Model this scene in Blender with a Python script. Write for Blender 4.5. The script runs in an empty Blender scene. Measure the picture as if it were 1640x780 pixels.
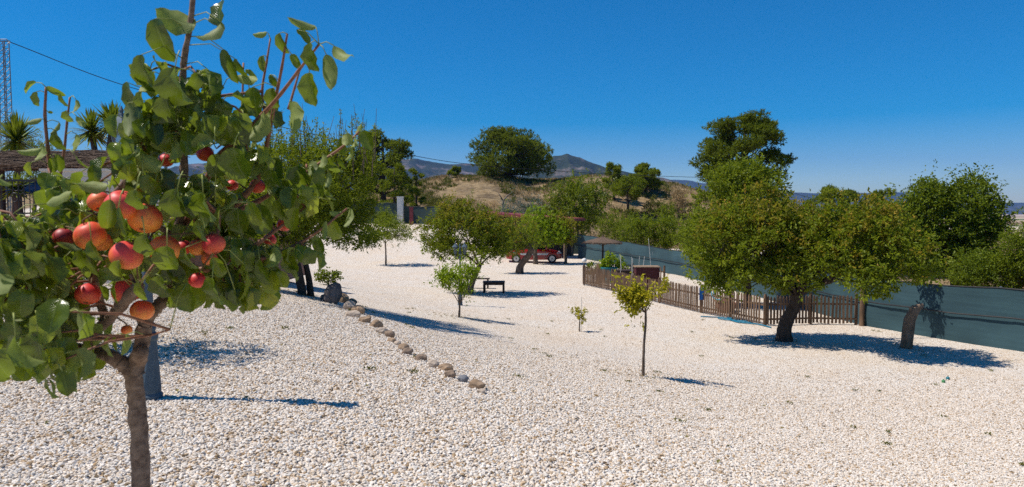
import bpy, math, random
import numpy as np
from mathutils import Vector, Matrix, noise

# ------------------------------------------------------------------ camera, sky, sun, exposure
sc = bpy.context.scene
F = 1088.0; W0, H0 = 1640.0, 780.0
PITCH = math.atan(50.0 / F)
cam_d = bpy.data.cameras.new('camera'); cam = bpy.data.objects.new('camera', cam_d)
sc.collection.objects.link(cam); sc.camera = cam
cam_d.sensor_width = 36; cam_d.lens = 36 * F / W0
cam_d.clip_start = 0.05; cam_d.clip_end = 30000
cam.rotation_euler = (math.pi / 2 - PITCH, 0, 0)
cam_d.dof.use_dof = True; cam_d.dof.focus_distance = 5.0; cam_d.dof.aperture_fstop = 9.0

SUN_EL = 58.0; SUN_AZ = -93.0        # azimuth from +Y, clockwise; sun stands to the left
w = bpy.data.worlds.new('World'); sc.world = w; w.use_nodes = True
nt = w.node_tree; nt.nodes.clear()
sky = nt.nodes.new('ShaderNodeTexSky'); sky.sky_type = 'NISHITA'; sky.sun_disc = False
sky.sun_elevation = math.radians(SUN_EL); sky.sun_rotation = math.radians(SUN_AZ)
sky.altitude = 700; sky.air_density = 1.0; sky.dust_density = 0.6; sky.ozone_density = 3.5
hs = nt.nodes.new('ShaderNodeHueSaturation'); hs.inputs['Saturation'].default_value = 1.85; hs.inputs['Value'].default_value = 1.12; hs.inputs['Hue'].default_value = 0.5
bg = nt.nodes.new('ShaderNodeBackground'); bg.inputs[1].default_value = 0.072
out = nt.nodes.new('ShaderNodeOutputWorld')
nt.links.new(sky.outputs[0], hs.inputs['Color']); nt.links.new(hs.outputs[0], bg.inputs[0]); nt.links.new(bg.outputs[0], out.inputs[0])
sd = bpy.data.lights.new('sun', 'SUN'); sd.energy = 4.1; sd.angle = math.radians(0.53); sd.color = (1.0, 0.94, 0.86)
so = bpy.data.objects.new('sun', sd); sc.collection.objects.link(so)
_a, _e = math.radians(SUN_AZ), math.radians(SUN_EL)
SUNV = Vector((math.sin(_a) * math.cos(_e), math.cos(_a) * math.cos(_e), math.sin(_e)))
so.rotation_euler = SUNV.to_track_quat('Z', 'Y').to_euler()
sc.view_settings.view_transform = 'Standard'; sc.view_settings.look = 'None'
sc.view_settings.exposure = 0.50; sc.view_settings.gamma = 1.0
sc.cycles.use_denoising = False; sc.cycles.max_bounces = 6; sc.cycles.diffuse_bounces = 4; sc.cycles.transmission_bounces = 4
sc.cycles.transparent_max_bounces = 8; sc.cycles.volume_bounces = 0

RNG = np.random.default_rng(7); random.seed(7)

# ------------------------------------------------------------------ helpers
def ray(px, py):
    v = Vector(((px - W0 / 2) / F, (H0 / 2 - py) / F, -1.0))
    return (Matrix.Rotation(math.pi / 2 - PITCH, 3, 'X') @ v)
def U(px, py, Y):
    r = ray(px, py); return r * (Y / r.y)
def sp(x, k=0.35):
    return np.logaddexp(0, np.asarray(x, float) / k) * k
def sstep(a, b, x):
    t = np.clip((np.asarray(x, float) - a) / (b - a), 0, 1); return t * t * (3 - 2 * t)
HX = [-400, -150, -60, -30, -18, -6, 0, 15, 25, 35, 50, 80, 150, 400]
HH = [-2, 0, 1.5, 3.2, 5.0, 6.6, 8.6, 8.8, 7.8, 5.6, 3.2, -1.5, -5, -6]
SX = [-60, -3.5, -1.2, 0, 2.4, 4.2, 7, 10, 14, 60]
SZ = [-1.30, -1.45, -1.62, -1.80, -2.50, -2.88, -3.32, -3.48, -3.55, -3.60]
def H(x, y):
    x = np.asarray(x, float); y = np.asarray(y, float)
    s = .857 * (x + 3.3) + .52 * (y - 12.4)
    z = sum(np.interp(s + d, SX, SZ) for d in (-.8, -.4, 0, .4, .8)) / 5
    z = z + sstep(44, 64, y) * 2.6 * sstep(3, -7, x)
    m = np.interp(x, HX, HH)
    n = 0.35 * np.sin(x * .21 + 1.3) * np.sin(y * .17) + 0.25 * np.sin(x * .53 + y * .31)
    z = z + m * sstep(62, 108, y) * (1 - 1.0 * sstep(135, 420, y)) + n * sstep(66, 90, y) * (1 - sstep(150, 300, y))
    R = np.hypot(x, y)
    z = z - 7.0 * sstep(150, 700, R) - 3.0 * sstep(30, 140, x - 0.1 * y)
    z = z + 0.02 * np.sin(x * 1.1 + .4) * np.sin(y * .9) * sstep(30, 20, R)
    return z
def hz(x, y): return float(H(x, y))
def G(px, py):
    r = ray(px, py); r = r / r.y
    a = 1.0
    while a < 900:
        if r.z * a < hz(r.x * a, a): break
        a *= 1.01
    lo, hi = a / 1.01, a
    for _ in range(20):
        m = (lo + hi) / 2
        if r.z * m < hz(r.x * m, m): hi = m
        else: lo = m
    return Vector((r.x * hi, hi, hz(r.x * hi, hi)))
def on(px, Y):
    x = ((px - W0 / 2) / F) * Y; return Vector((x, Y, hz(x, Y)))

def setp(o, label=None, cat=None, group=None, kind=None):
    if label: o['label'] = label
    if cat: o['category'] = cat
    if group: o['group'] = group
    if kind: o['kind'] = kind
    return o
def empty(name, loc, label, cat, group=None):
    o = bpy.data.objects.new(name, None); sc.collection.objects.link(o); o.location = loc
    o.empty_display_size = .1
    bpy.context.evaluated_depsgraph_get if False else None
    return setp(o, label, cat, group)

class MB:
    def __init__(s): s.v = []; s.f = []; s.m = []; s.uv = None
    def add(s, vs, fs, mi=0):
        b = len(s.v); s.v += [tuple(v) for v in vs]
        for f in fs: s.f.append(tuple(i + b for i in f)); s.m.append(mi)
    def box(s, c, d, rz=0, mi=0, rot=None):
        hx, hy, hzz = d[0] / 2, d[1] / 2, d[2] / 2
        R = rot if rot is not None else Matrix.Rotation(rz, 3, 'Z')
        vs = [Vector(c) + R @ Vector((x * hx, y * hy, z * hzz)) for x, y, z in
              [(-1,-1,-1),(1,-1,-1),(1,1,-1),(-1,1,-1),(-1,-1,1),(1,-1,1),(1,1,1),(-1,1,1)]]
        s.add(vs, [(0,3,2,1),(4,5,6,7),(0,1,5,4),(1,2,6,5),(2,3,7,6),(3,0,4,7)], mi)
    def bar(s, a, b, wd, th=None, mi=0):
        a = Vector(a); b = Vector(b); d = b - a; th = th or wd
        q = d.to_track_quat('Z', 'Y').to_matrix()
        s.box((a + b) / 2, (wd, th, d.length), mi=mi, rot=q)
    def tube(s, pts, rad, n=8, mi=0, cap=True, wob=0.0):
        pts = [Vector(p) for p in pts]; k = len(pts)
        if not hasattr(rad, '__len__'): rad = [rad] * k
        b = len(s.v); up = Vector((0, 0, 1)); u = None
        for i, p in enumerate(pts):
            d = (pts[min(i + 1, k - 1)] - pts[max(i - 1, 0)]).normalized()
            if u is None:
                u = d.cross(up); u = d.cross(Vector((1, 0, 0))) if u.length < .1 else u
            u = (u - d * u.dot(d)).normalized(); w_ = d.cross(u)
            for j in range(n):
                a = 2 * math.pi * j / n
                r = rad[i] * (1 + (wob * noise.noise(Vector((i * .7, math.cos(a) * 1.3, math.sin(a) * 1.3 + rad[0] * 50))) if wob else 0))
                s.v.append(tuple(p + u * (math.cos(a) * r) + w_ * (math.sin(a) * r)))
        for i in range(k - 1):
            for j in range(n):
                s.f.append((b + i * n + j, b + i * n + (j + 1) % n, b + (i + 1) * n + (j + 1) % n, b + (i + 1) * n + j)); s.m.append(mi)
        if cap:
            s.f.append(tuple(b + j for j in range(n))[::-1]); s.m.append(mi)
            s.f.append(tuple(b + (k - 1) * n + j for j in range(n))); s.m.append(mi)
    def lathe(s, prof, c=(0, 0, 0), n=16, mi=0, flute=None):
        b = len(s.v); c = Vector(c)
        for i, (r, z) in enumerate(prof):
            for j in range(n):
                a = 2 * math.pi * j / n
                rr = r * (1 - (.1 if (flute and flute[0] <= z <= flute[1] and j % 2) else 0))
                s.v.append((c.x + rr * math.cos(a), c.y + rr * math.sin(a), c.z + z))
        for i in range(len(prof) - 1):
            for j in range(n):
                s.f.append((b + i * n + j, b + i * n + (j + 1) % n, b + (i + 1) * n + (j + 1) % n, b + (i + 1) * n + j)); s.m.append(mi)
        s.f.append(tuple(b + j for j in range(n))[::-1]); s.m.append(mi)
        s.f.append(tuple(b + (len(prof) - 1) * n + j for j in range(n))); s.m.append(mi)
    def build(s, name, mats, parent=None, smooth=False, org=None):
        me = bpy.data.meshes.new(name)
        v = s.v
        o = Vector((0, 0, 0))
        if org is not None: o = Vector(org)
        elif parent is not None: o = Vector(parent.location)
        if o.length > 0: v = [(a - o.x, b - o.y, c - o.z) for a, b, c in v]
        me.from_pydata(v, [], s.f)
        for m in (mats if isinstance(mats, (list, tuple)) else [mats]): me.materials.append(m)
        me.polygons.foreach_set('material_index', s.m)
        if smooth: me.polygons.foreach_set('use_smooth', [True] * len(s.f))
        me.update()
        ob = bpy.data.objects.new(name, me); sc.collection.objects.link(ob)
        if parent is not None:
            ob.parent = parent
            if org is not None: ob.location = Vector(org) - parent.location
        elif org is not None: ob.location = org
        return ob

def npmesh(name, V, Fa, mats, parent=None, tint=None, uv=None, smooth=False, mi=None, org=None):
    me = bpy.data.meshes.new(name)
    o = Vector(org) if org is not None else (Vector(parent.location) if parent is not None else Vector((0, 0, 0)))
    V = np.asarray(V, np.float32) - np.array(o, np.float32)
    k = Fa.shape[1]
    me.vertices.add(len(V)); me.vertices.foreach_set('co', V.ravel())
    me.loops.add(Fa.size); me.loops.foreach_set('vertex_index', Fa.astype(np.int32).ravel())
    me.polygons.add(len(Fa)); me.polygons.foreach_set('loop_start', np.arange(0, Fa.size, k, dtype=np.int32))
    if mi is not None: me.polygons.foreach_set('material_index', mi.astype(np.int32))
    me.polygons.foreach_set('use_smooth', np.full(len(Fa), smooth))
    me.update(calc_edges=True)
    for m in (mats if isinstance(mats, (list, tuple)) else [mats]): me.materials.append(m)
    if tint is not None:
        at = me.attributes.new('tint', 'FLOAT', 'FACE' if len(tint) == len(Fa) else 'POINT'); at.data.foreach_set('value', tint.astype(np.float32))
    if uv is not None:
        l = me.uv_layers.new(name='uv'); l.data.foreach_set('uv', uv[Fa.ravel()].astype(np.float32).ravel())
    ob = bpy.data.objects.new(name, me); sc.collection.objects.link(ob)
    if parent is not None: ob.parent = parent
    elif org is not None: ob.location = org
    return ob

# ------------------------------------------------------------------ materials
def new_mat(name):
    m = bpy.data.materials.new(name); m.use_nodes = True
    t = m.node_tree; b = t.nodes['Principled BSDF']; return m, t, b
def N(t, typ, **kw):
    n = t.nodes.new(typ)
    for k, v in kw.items():
        if k in n.inputs: n.inputs[k].default_value = v
        else: setattr(n, k, v)
    return n
def ramp(t, stops, interp='LINEAR'):
    n = t.nodes.new('ShaderNodeValToRGB'); n.color_ramp.interpolation = interp
    e = n.color_ramp.elements
    while len(e) < len(stops): e.new(0.5)
    for i, (p, c) in enumerate(stops): e[i].position = p; e[i].color = (*c, 1) if len(c) == 3 else c
    return n
def mixc(t, fac, a, b, mode='MIX'):
    n = t.nodes.new('ShaderNodeMix'); n.data_type = 'RGBA'; n.blend_type = mode
    if isinstance(fac, (int, float)): n.inputs[0].default_value = fac
    else: t.links.new(fac, n.inputs[0])
    for s, v in ((6, a), (7, b)):
        if isinstance(v, (tuple, list)): n.inputs[s].default_value = (*v, 1)
        else: t.links.new(v, n.inputs[s])
    return n.outputs[2]
def mvar(name, c1, c2, scale=8, rough=.8, bump=.2, dist=.01, metal=0, stretch=None, detail=5, spec=.3):
    m, t, b = new_mat(name)
    tc = N(t, 'ShaderNodeTexCoord'); mp = N(t, 'ShaderNodeMapping')
    if stretch: mp.inputs['Scale'].default_value = stretch
    t.links.new(tc.outputs['Object'], mp.inputs[0])
    n = N(t, 'ShaderNodeTexNoise', Scale=scale, Detail=detail, Roughness=.65)
    t.links.new(mp.outputs[0], n.inputs['Vector'])
    r = ramp(t, [(.3, c1), (.7, c2)]); t.links.new(n.outputs[0], r.inputs[0]); t.links.new(r.outputs[0], b.inputs['Base Color'])
    b.inputs['Roughness'].default_value = rough; b.inputs['Metallic'].default_value = metal
    b.inputs['Specular IOR Level'].default_value = spec
    if bump:
        bp = N(t, 'ShaderNodeBump', Strength=bump, Distance=dist); t.links.new(n.outputs[0], bp.inputs['Height']); t.links.new(bp.outputs[0], b.inputs['Normal'])
    return m
def leafmat(name, stops, trans=.42, rough=.5, tcol=None):
    if name not in ('straw', 'fallen_leaf', 'blue_grey_leaf'): stops = [(p, (min(c[0] * 1.28, .6), min(c[1] * 1.26, .6), c[2] * .65)) for p, c in stops]
    m, t, b = new_mat(name)
    at = N(t, 'ShaderNodeAttribute', attribute_name='tint')
    r = ramp(t, stops); t.links.new(at.outputs['Fac'], r.inputs[0]); t.links.new(r.outputs[0], b.inputs['Base Color'])
    b.inputs['Roughness'].default_value = rough; b.inputs['Specular IOR Level'].default_value = .2
    tr = N(t, 'ShaderNodeBsdfTranslucent'); tc_ = mixc(t, .5, r.outputs[0], tcol or (.36, .42, .015)); t.links.new(tc_, tr.inputs[0])
    mx = N(t, 'ShaderNodeMixShader'); mx.inputs[0].default_value = trans
    t.links.new(b.outputs[0], mx.inputs[1]); t.links.new(tr.outputs[0], mx.inputs[2])
    t.links.new(mx.outputs[0], t.nodes['Material Output'].inputs[0])
    return m

bark = mvar('bark', (.07, .05, .035), (.19, .14, .10), 14, .95, .9, .02, stretch=(1, 1, .35))
bark_dark = mvar('bark_dark', (.03, .022, .018), (.085, .062, .045), 12, .95, .9, .03, stretch=(1, 1, .35))
bark_near = mvar('bark_near', (.085, .052, .036), (.32, .225, .16), 60, .9, .8, .005, stretch=(.8, .8, 1.15), detail=10)
shoot_mat = mvar('shoot', (.16, .06, .035), (.30, .14, .07), 90, .6, .2, .001)
petiole_mat = mvar('petiole', (.22, .26, .05), (.34, .36, .10), 40, .5, 0)
wood = mvar('weathered_wood', (.055, .033, .020), (.20, .125, .075), 9, .9, .5, .01, stretch=(1, 1, .15))
wood_dark = mvar('dark_wood', (.03, .018, .012), (.07, .045, .03), 9, .7, .4, .01)
white_p = mvar('whitewash', (.62, .60, .55), (.74, .72, .68), 3, .9, .1)
beige_wall = mvar('beige_render', (.45, .41, .37), (.55, .51, .46), 2, .9, .1)
iron = mvar('black_iron', (.015, .015, .018), (.03, .03, .034), 20, .5, .1)
lamp_paint = mvar('grey_blue_lamp_paint', (.055, .085, .11), (.085, .12, .15), 20, .7, .1, .002)
steel = mvar('galvanised_steel', (.12, .14, .16), (.2, .22, .24), 5, .6, 0, metal=.3)
thatch = mvar('brush_thatch', (.05, .03, .02), (.22, .15, .10), 22, .95, 1.0, .05, stretch=(1, 1, 3))
terracotta = mvar('terracotta_paving', (.30, .14, .09), (.42, .22, .15), 3, .9, .1)
maroon = mvar('maroon_sheet', (.16, .025, .03), (.22, .05, .05), 3, .6, .1)
blue_plastic = mvar('blue_plastic', (.01, .10, .38), (.02, .16, .5), 4, .45, .1)
teal_pot = mvar('teal_pot', (.01, .14, .18), (.015, .2, .24), 4, .4, 0)
cable_m = mvar('black_cable', (.01, .01, .012), (.02, .02, .022), 4, .6, 0)
deadwood = mvar('dead_wood', (.12, .09, .07), (.25, .2, .16), 10, .95, .5)
cane = mvar('white_cane', (.5, .48, .42), (.65, .62, .56), 10, .8, 0)

# shade netting: fine weave seen as a banded blue-green cloth
def netting(name, c1, c2):
    m, t, b = new_mat(name)
    tc = N(t, 'ShaderNodeTexCoord'); mp = N(t, 'ShaderNodeMapping'); mp.inputs['Scale'].default_value = (.35, .35, 9)
    t.links.new(tc.outputs['Object'], mp.inputs[0])
    n = N(t, 'ShaderNodeTexNoise', Scale=1.6, Detail=6, Roughness=.6); t.links.new(mp.outputs[0], n.inputs['Vector'])
    n2 = N(t, 'ShaderNodeTexNoise', Scale=.8, Detail=4); t.links.new(tc.outputs['Object'], n2.inputs['Vector'])
    ad = N(t, 'ShaderNodeMath', operation='ADD'); t.links.new(n.outputs[0], ad.inputs[0]); t.links.new(n2.outputs[0], ad.inputs[1])
    r = ramp(t, [(.35, c1), (.65, c2)]); hf = N(t, 'ShaderNodeMath', operation='MULTIPLY'); hf.inputs[1].default_value = .5
    t.links.new(ad.outputs[0], hf.inputs[0]); t.links.new(hf.outputs[0], r.inputs[0]); t.links.new(r.outputs[0], b.inputs['Base Color'])
    b.inputs['Roughness'].default_value = .85
    bp = N(t, 'ShaderNodeBump', Strength=.5, Distance=.05); t.links.new(n2.outputs[0], bp.inputs['Height']); t.links.new(bp.outputs[0], b.inputs['Normal'])
    return m
net_teal = netting('teal_netting', (.014, .044, .056), (.030, .076, .090))
net_dark = netting('dark_green_netting', (.018, .035, .035), (.035, .065, .06))

GREEN = [(0, (.045, .068, .008)), (.4, (.105, .142, .014)), (.8, (.18, .215, .024)), (.93, (.22, .21, .035)), (1, (.24, .15, .04))]
lf_orchard = leafmat('orchard_leaf', GREEN)
lf_rusty = leafmat('orchard_leaf_rusty', [(0, (.07, .075, .012)), (.4, (.17, .155, .025)), (.7, (.27, .19, .04)), (1, (.36, .17, .05))])
lf_bright = leafmat('bright_leaf', [(0, (.10, .15, .012)), (.5, (.21, .30, .02)), (1, (.34, .42, .035))], .35)
lf_yellow = leafmat('yellow_leaf', [(0, (.16, .17, .02)), (.5, (.36, .31, .03)), (1, (.52, .40, .04))], .35)
lf_goldtip = leafmat('gold_leaf', [(0, (.10, .13, .02)), (.5, (.22, .20, .03)), (1, (.34, .24, .04))], .3)
lf_pine = leafmat('pine_needle', [(0, (.040, .058, .012)), (.5, (.105, .135, .020)), (1, (.21, .235, .035))], .3, .6)
lf_pine_light = leafmat('pine_needle_light', [(0, (.07, .095, .012)), (.5, (.16, .195, .022)), (1, (.27, .30, .04))], .3, .6)
lf_dark = leafmat('dark_leaf', [(0, (.038, .060, .008)), (.5, (.095, .135, .014)), (1, (.19, .225, .028))], .35)
lf_olive = leafmat('grey_olive_leaf', [(0, (.10, .12, .08)), (.5, (.18, .21, .15)), (1, (.30, .33, .25))], .15)
lf_yucca = leafmat('yucca_leaf', [(0, (.05, .08, .018)), (.5, (.10, .145, .03)), (1, (.20, .24, .06))], .2, .4)
lf_bluegrey = leafmat('blue_grey_leaf', [(0, (.09, .13, .11)), (.5, (.16, .21, .18)), (1, (.26, .31, .27))], .1)
lf_straw = leafmat('straw', [(0, (.20, .13, .055)), (.5, (.37, .26, .115)), (1, (.50, .39, .21))], .2, .8, tcol=(.4, .3, .15))
lf_scrub = leafmat('scrub', [(0, (.05, .055, .022)), (.5, (.10, .10, .04)), (1, (.18, .16, .07))], .15, .8)

# ground: pale crushed stone in the garden, dry hillside beyond, patchwork of fields far off
GR = [(0, (.22, .16, .10)), (.07, (.46, .32, .18)), (.24, (.64, .545, .44)), (.55, (.70, .63, .54)), (.8, (.78, .72, .645)), (1, (.60, .565, .51))]
def ground_mat():
    m, t, b = new_mat('ground'); L = t.links
    geo = N(t, 'ShaderNodeNewGeometry')
    vo = N(t, 'ShaderNodeTexVoronoi', Scale=42.0); L.new(geo.outputs['Position'], vo.inputs['Vector'])
    sep = N(t, 'ShaderNodeSeparateColor'); L.new(vo.outputs['Color'], sep.inputs[0])
    r = ramp(t, GR); L.new(sep.outputs[0], r.inputs[0])
    big = N(t, 'ShaderNodeTexNoise', Scale=.55, Detail=4, Roughness=.6); L.new(geo.outputs['Position'], big.inputs['Vector'])
    rb = ramp(t, [(.35, (1, .95, .89)), (.62, (1, 1, 1))]); L.new(big.outputs[0], rb.inputs[0])
    g1 = mixc(t, 1.0, r.outputs[0], rb.outputs[0], 'MULTIPLY')
    # worn, sandier spots where earth shows
    n3 = N(t, 'ShaderNodeTexNoise', Scale=1.7, Detail=6, Roughness=.75); L.new(geo.outputs['Position'], n3.inputs['Vector'])
    r3 = ramp(t, [(.55, (0, 0, 0)), (.72, (1, 1, 1))]); L.new(n3.outputs[0], r3.inputs[0])
    f3 = N(t, 'ShaderNodeMath', operation='MULTIPLY'); f3.inputs[1].default_value = .45; L.new(r3.outputs[0], f3.inputs[0])
    gravel = mixc(t, f3.outputs[0], g1, (.48, .36, .25))
    # scattered darker chips and weeds, seen as speckle from afar
    vs_ = N(t, 'ShaderNodeTexVoronoi', Scale=7.0); L.new(geo.outputs['Position'], vs_.inputs['Vector'])
    rs_ = ramp(t, [(.10, (1, 1, 1)), (.16, (0, 0, 0))]); L.new(vs_.outputs['Distance'], rs_.inputs[0])
    ss_ = N(t, 'ShaderNodeSeparateColor'); L.new(vs_.outputs['Color'], ss_.inputs[0])
    rs2 = ramp(t, [(.55, (0, 0, 0)), (.60, (.8, .8, .8))]); L.new(ss_.outputs[1], rs2.inputs[0])
    fs_ = N(t, 'ShaderNodeMath', operation='MULTIPLY'); L.new(rs_.outputs[0], fs_.inputs[0]); L.new(rs2.outputs[0], fs_.inputs[1])
    gravel = mixc(t, fs_.outputs[0], gravel, (.24, .19, .14))
    # hillside
    h1 = N(t, 'ShaderNodeTexNoise', Scale=.12, Detail=8, Roughness=.7); L.new(geo.outputs['Position'], h1.inputs['Vector'])
    rh = ramp(t, [(.3, (.15, .105, .06)), (.42, (.30, .20, .10)), (.5, (.34, .25, .14)), (.57, (.17, .125, .075)), (.62, (.26, .19, .12)), (.66, (.46, .36, .28))]); L.new(h1.outputs[0], rh.inputs[0])
    h2 = N(t, 'ShaderNodeTexNoise', Scale=1.6, Detail=6, Roughness=.7); L.new(geo.outputs['Position'], h2.inputs['Vector'])
    rh2 = ramp(t, [(.35, (.55, .5, .4)), (.6, (1, 1, 1))]); L.new(h2.outputs[0], rh2.inputs[0])
    hill = mixc(t, 1.0, rh.outputs[0], rh2.outputs[0], 'MULTIPLY')
    # plain
    mp = N(t, 'ShaderNodeMapping'); mp.inputs['Scale'].default_value = (.004, .009, 0); mp.inputs['Rotation'].default_value = (0, 0, .3); L.new(geo.outputs['Position'], mp.inputs[0])
    vf = N(t, 'ShaderNodeTexVoronoi', Scale=1.0, distance='CHEBYCHEV'); L.new(mp.outputs[0], vf.inputs['Vector'])
    s2 = N(t, 'ShaderNodeSeparateColor'); L.new(vf.outputs['Color'], s2.inputs[0])
    rf = ramp(t, [(0, (.30, .20, .13)), (.25, (.42, .32, .20)), (.5, (.12, .14, .06)), (.7, (.48, .40, .29)), (.9, (.20, .19, .09))], 'CONSTANT'); L.new(s2.outputs[0], rf.inputs[0])
    at = N(t, 'ShaderNodeAttribute', attribute_name='tint')
    z1 = N(t, 'ShaderNodeMapRange'); z1.inputs[1].default_value = 0.35; z1.inputs[2].default_value = .65; L.new(at.outputs['Fac'], z1.inputs[0])
    z2 = N(t, 'ShaderNodeMapRange'); z2.inputs[1].default_value = 1.0; z2.inputs[2].default_value = 2.0; L.new(at.outputs['Fac'], z2.inputs[0])
    c = mixc(t, z1.outputs[0], gravel, hill); c = mixc(t, z2.outputs[0], c, rf.outputs[0])
    L.new(c, b.inputs['Base Color']); b.inputs['Roughness'].default_value = .95; b.inputs['Specular IOR Level'].default_value = .15
    bp = N(t, 'ShaderNodeBump', Strength=1.0, Distance=.022, invert=True); L.new(vo.outputs['Distance'], bp.inputs['Height'])
    nb = N(t, 'ShaderNodeTexNoise', Scale=9.0, Detail=5); L.new(geo.outputs['Position'], nb.inputs['Vector'])
    bp2 = N(t, 'ShaderNodeBump', Strength=.35, Distance=.04); L.new(nb.outputs[0], bp2.inputs['Height']); L.new(bp.outputs[0], bp2.inputs['Normal'])
    L.new(bp2.outputs[0], b.inputs['Normal'])
    return m
gm = ground_mat()
def pebble_mat():
    m, t, b = new_mat('pebble'); L = t.links
    oi = N(t, 'ShaderNodeObjectInfo'); r = ramp(t, GR); L.new(oi.outputs['Random'], r.inputs[0])
    geo = N(t, 'ShaderNodeNewGeometry'); n = N(t, 'ShaderNodeTexNoise', Scale=70.0, Detail=4); L.new(geo.outputs['Position'], n.inputs['Vector'])
    rn = ramp(t, [(.3, (.82, .78, .72)), (.6, (1, 1, 1))]); L.new(n.outputs[0], rn.inputs[0])
    c = mixc(t, 1.0, r.outputs[0], rn.outputs[0], 'MULTIPLY'); L.new(c, b.inputs['Base Color'])
    b.inputs['Roughness'].default_value = .9; b.inputs['Specular IOR Level'].default_value = .2
    return m
pm = pebble_mat()

# ------------------------------------------------------------------ the ground sheet
BF = [G(925, 413), G(1088, 441), G(1380, 521), G(1518, 545), G(1640, 564)]   # line of the netting fence
_d = (BF[-1] - BF[-2]).normalized(); BF.append(BF[-1] + _d * 14); BF[-1].z = hz(BF[-1].x, BF[-1].y)
def fence_x(y):
    ys = np.array([p.y for p in BF])[::-1]; xs = np.array([p.x for p in BF])[::-1]
    return np.interp(y, ys, xs)
def axis(lo_fine, hi_fine, step, far, grow=1.09):
    a = list(np.arange(lo_fine, hi_fine + .001, step)); s = step
    while a[-1] < far: s *= grow; a.append(a[-1] + s)
    s = step
    while a[0] > -far: s *= grow; a.insert(0, a[0] - s)
    return np.array(a)
gx = axis(-14, 18, .4, 9000); gy = axis(-3, 26, .4, 9000, 1.05)
X, Y = np.meshgrid(gx, gy); Z = H(X, Y)
nx, ny = len(gx), len(gy)
V = np.stack([X.ravel(), Y.ravel(), Z.ravel()], 1)
idx = np.arange(nx * ny).reshape(ny, nx)
Fa = np.stack([idx[:-1, :-1].ravel(), idx[:-1, 1:].ravel(), idx[1:, 1:].ravel(), idx[1:, :-1].ravel()], 1)
inside = (Y < 64) & (X < np.where(Y < BF[0].y, fence_x(Y) + .15, 30)) & (X > -40)
zone = np.where(inside, 0.0, 1.0) + np.clip((np.hypot(X, Y) - 170) / 130, 0, 1)
g = npmesh('ground', V, Fa, gm, tint=zone.ravel(), smooth=True); g['kind'] = 'structure'

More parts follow.
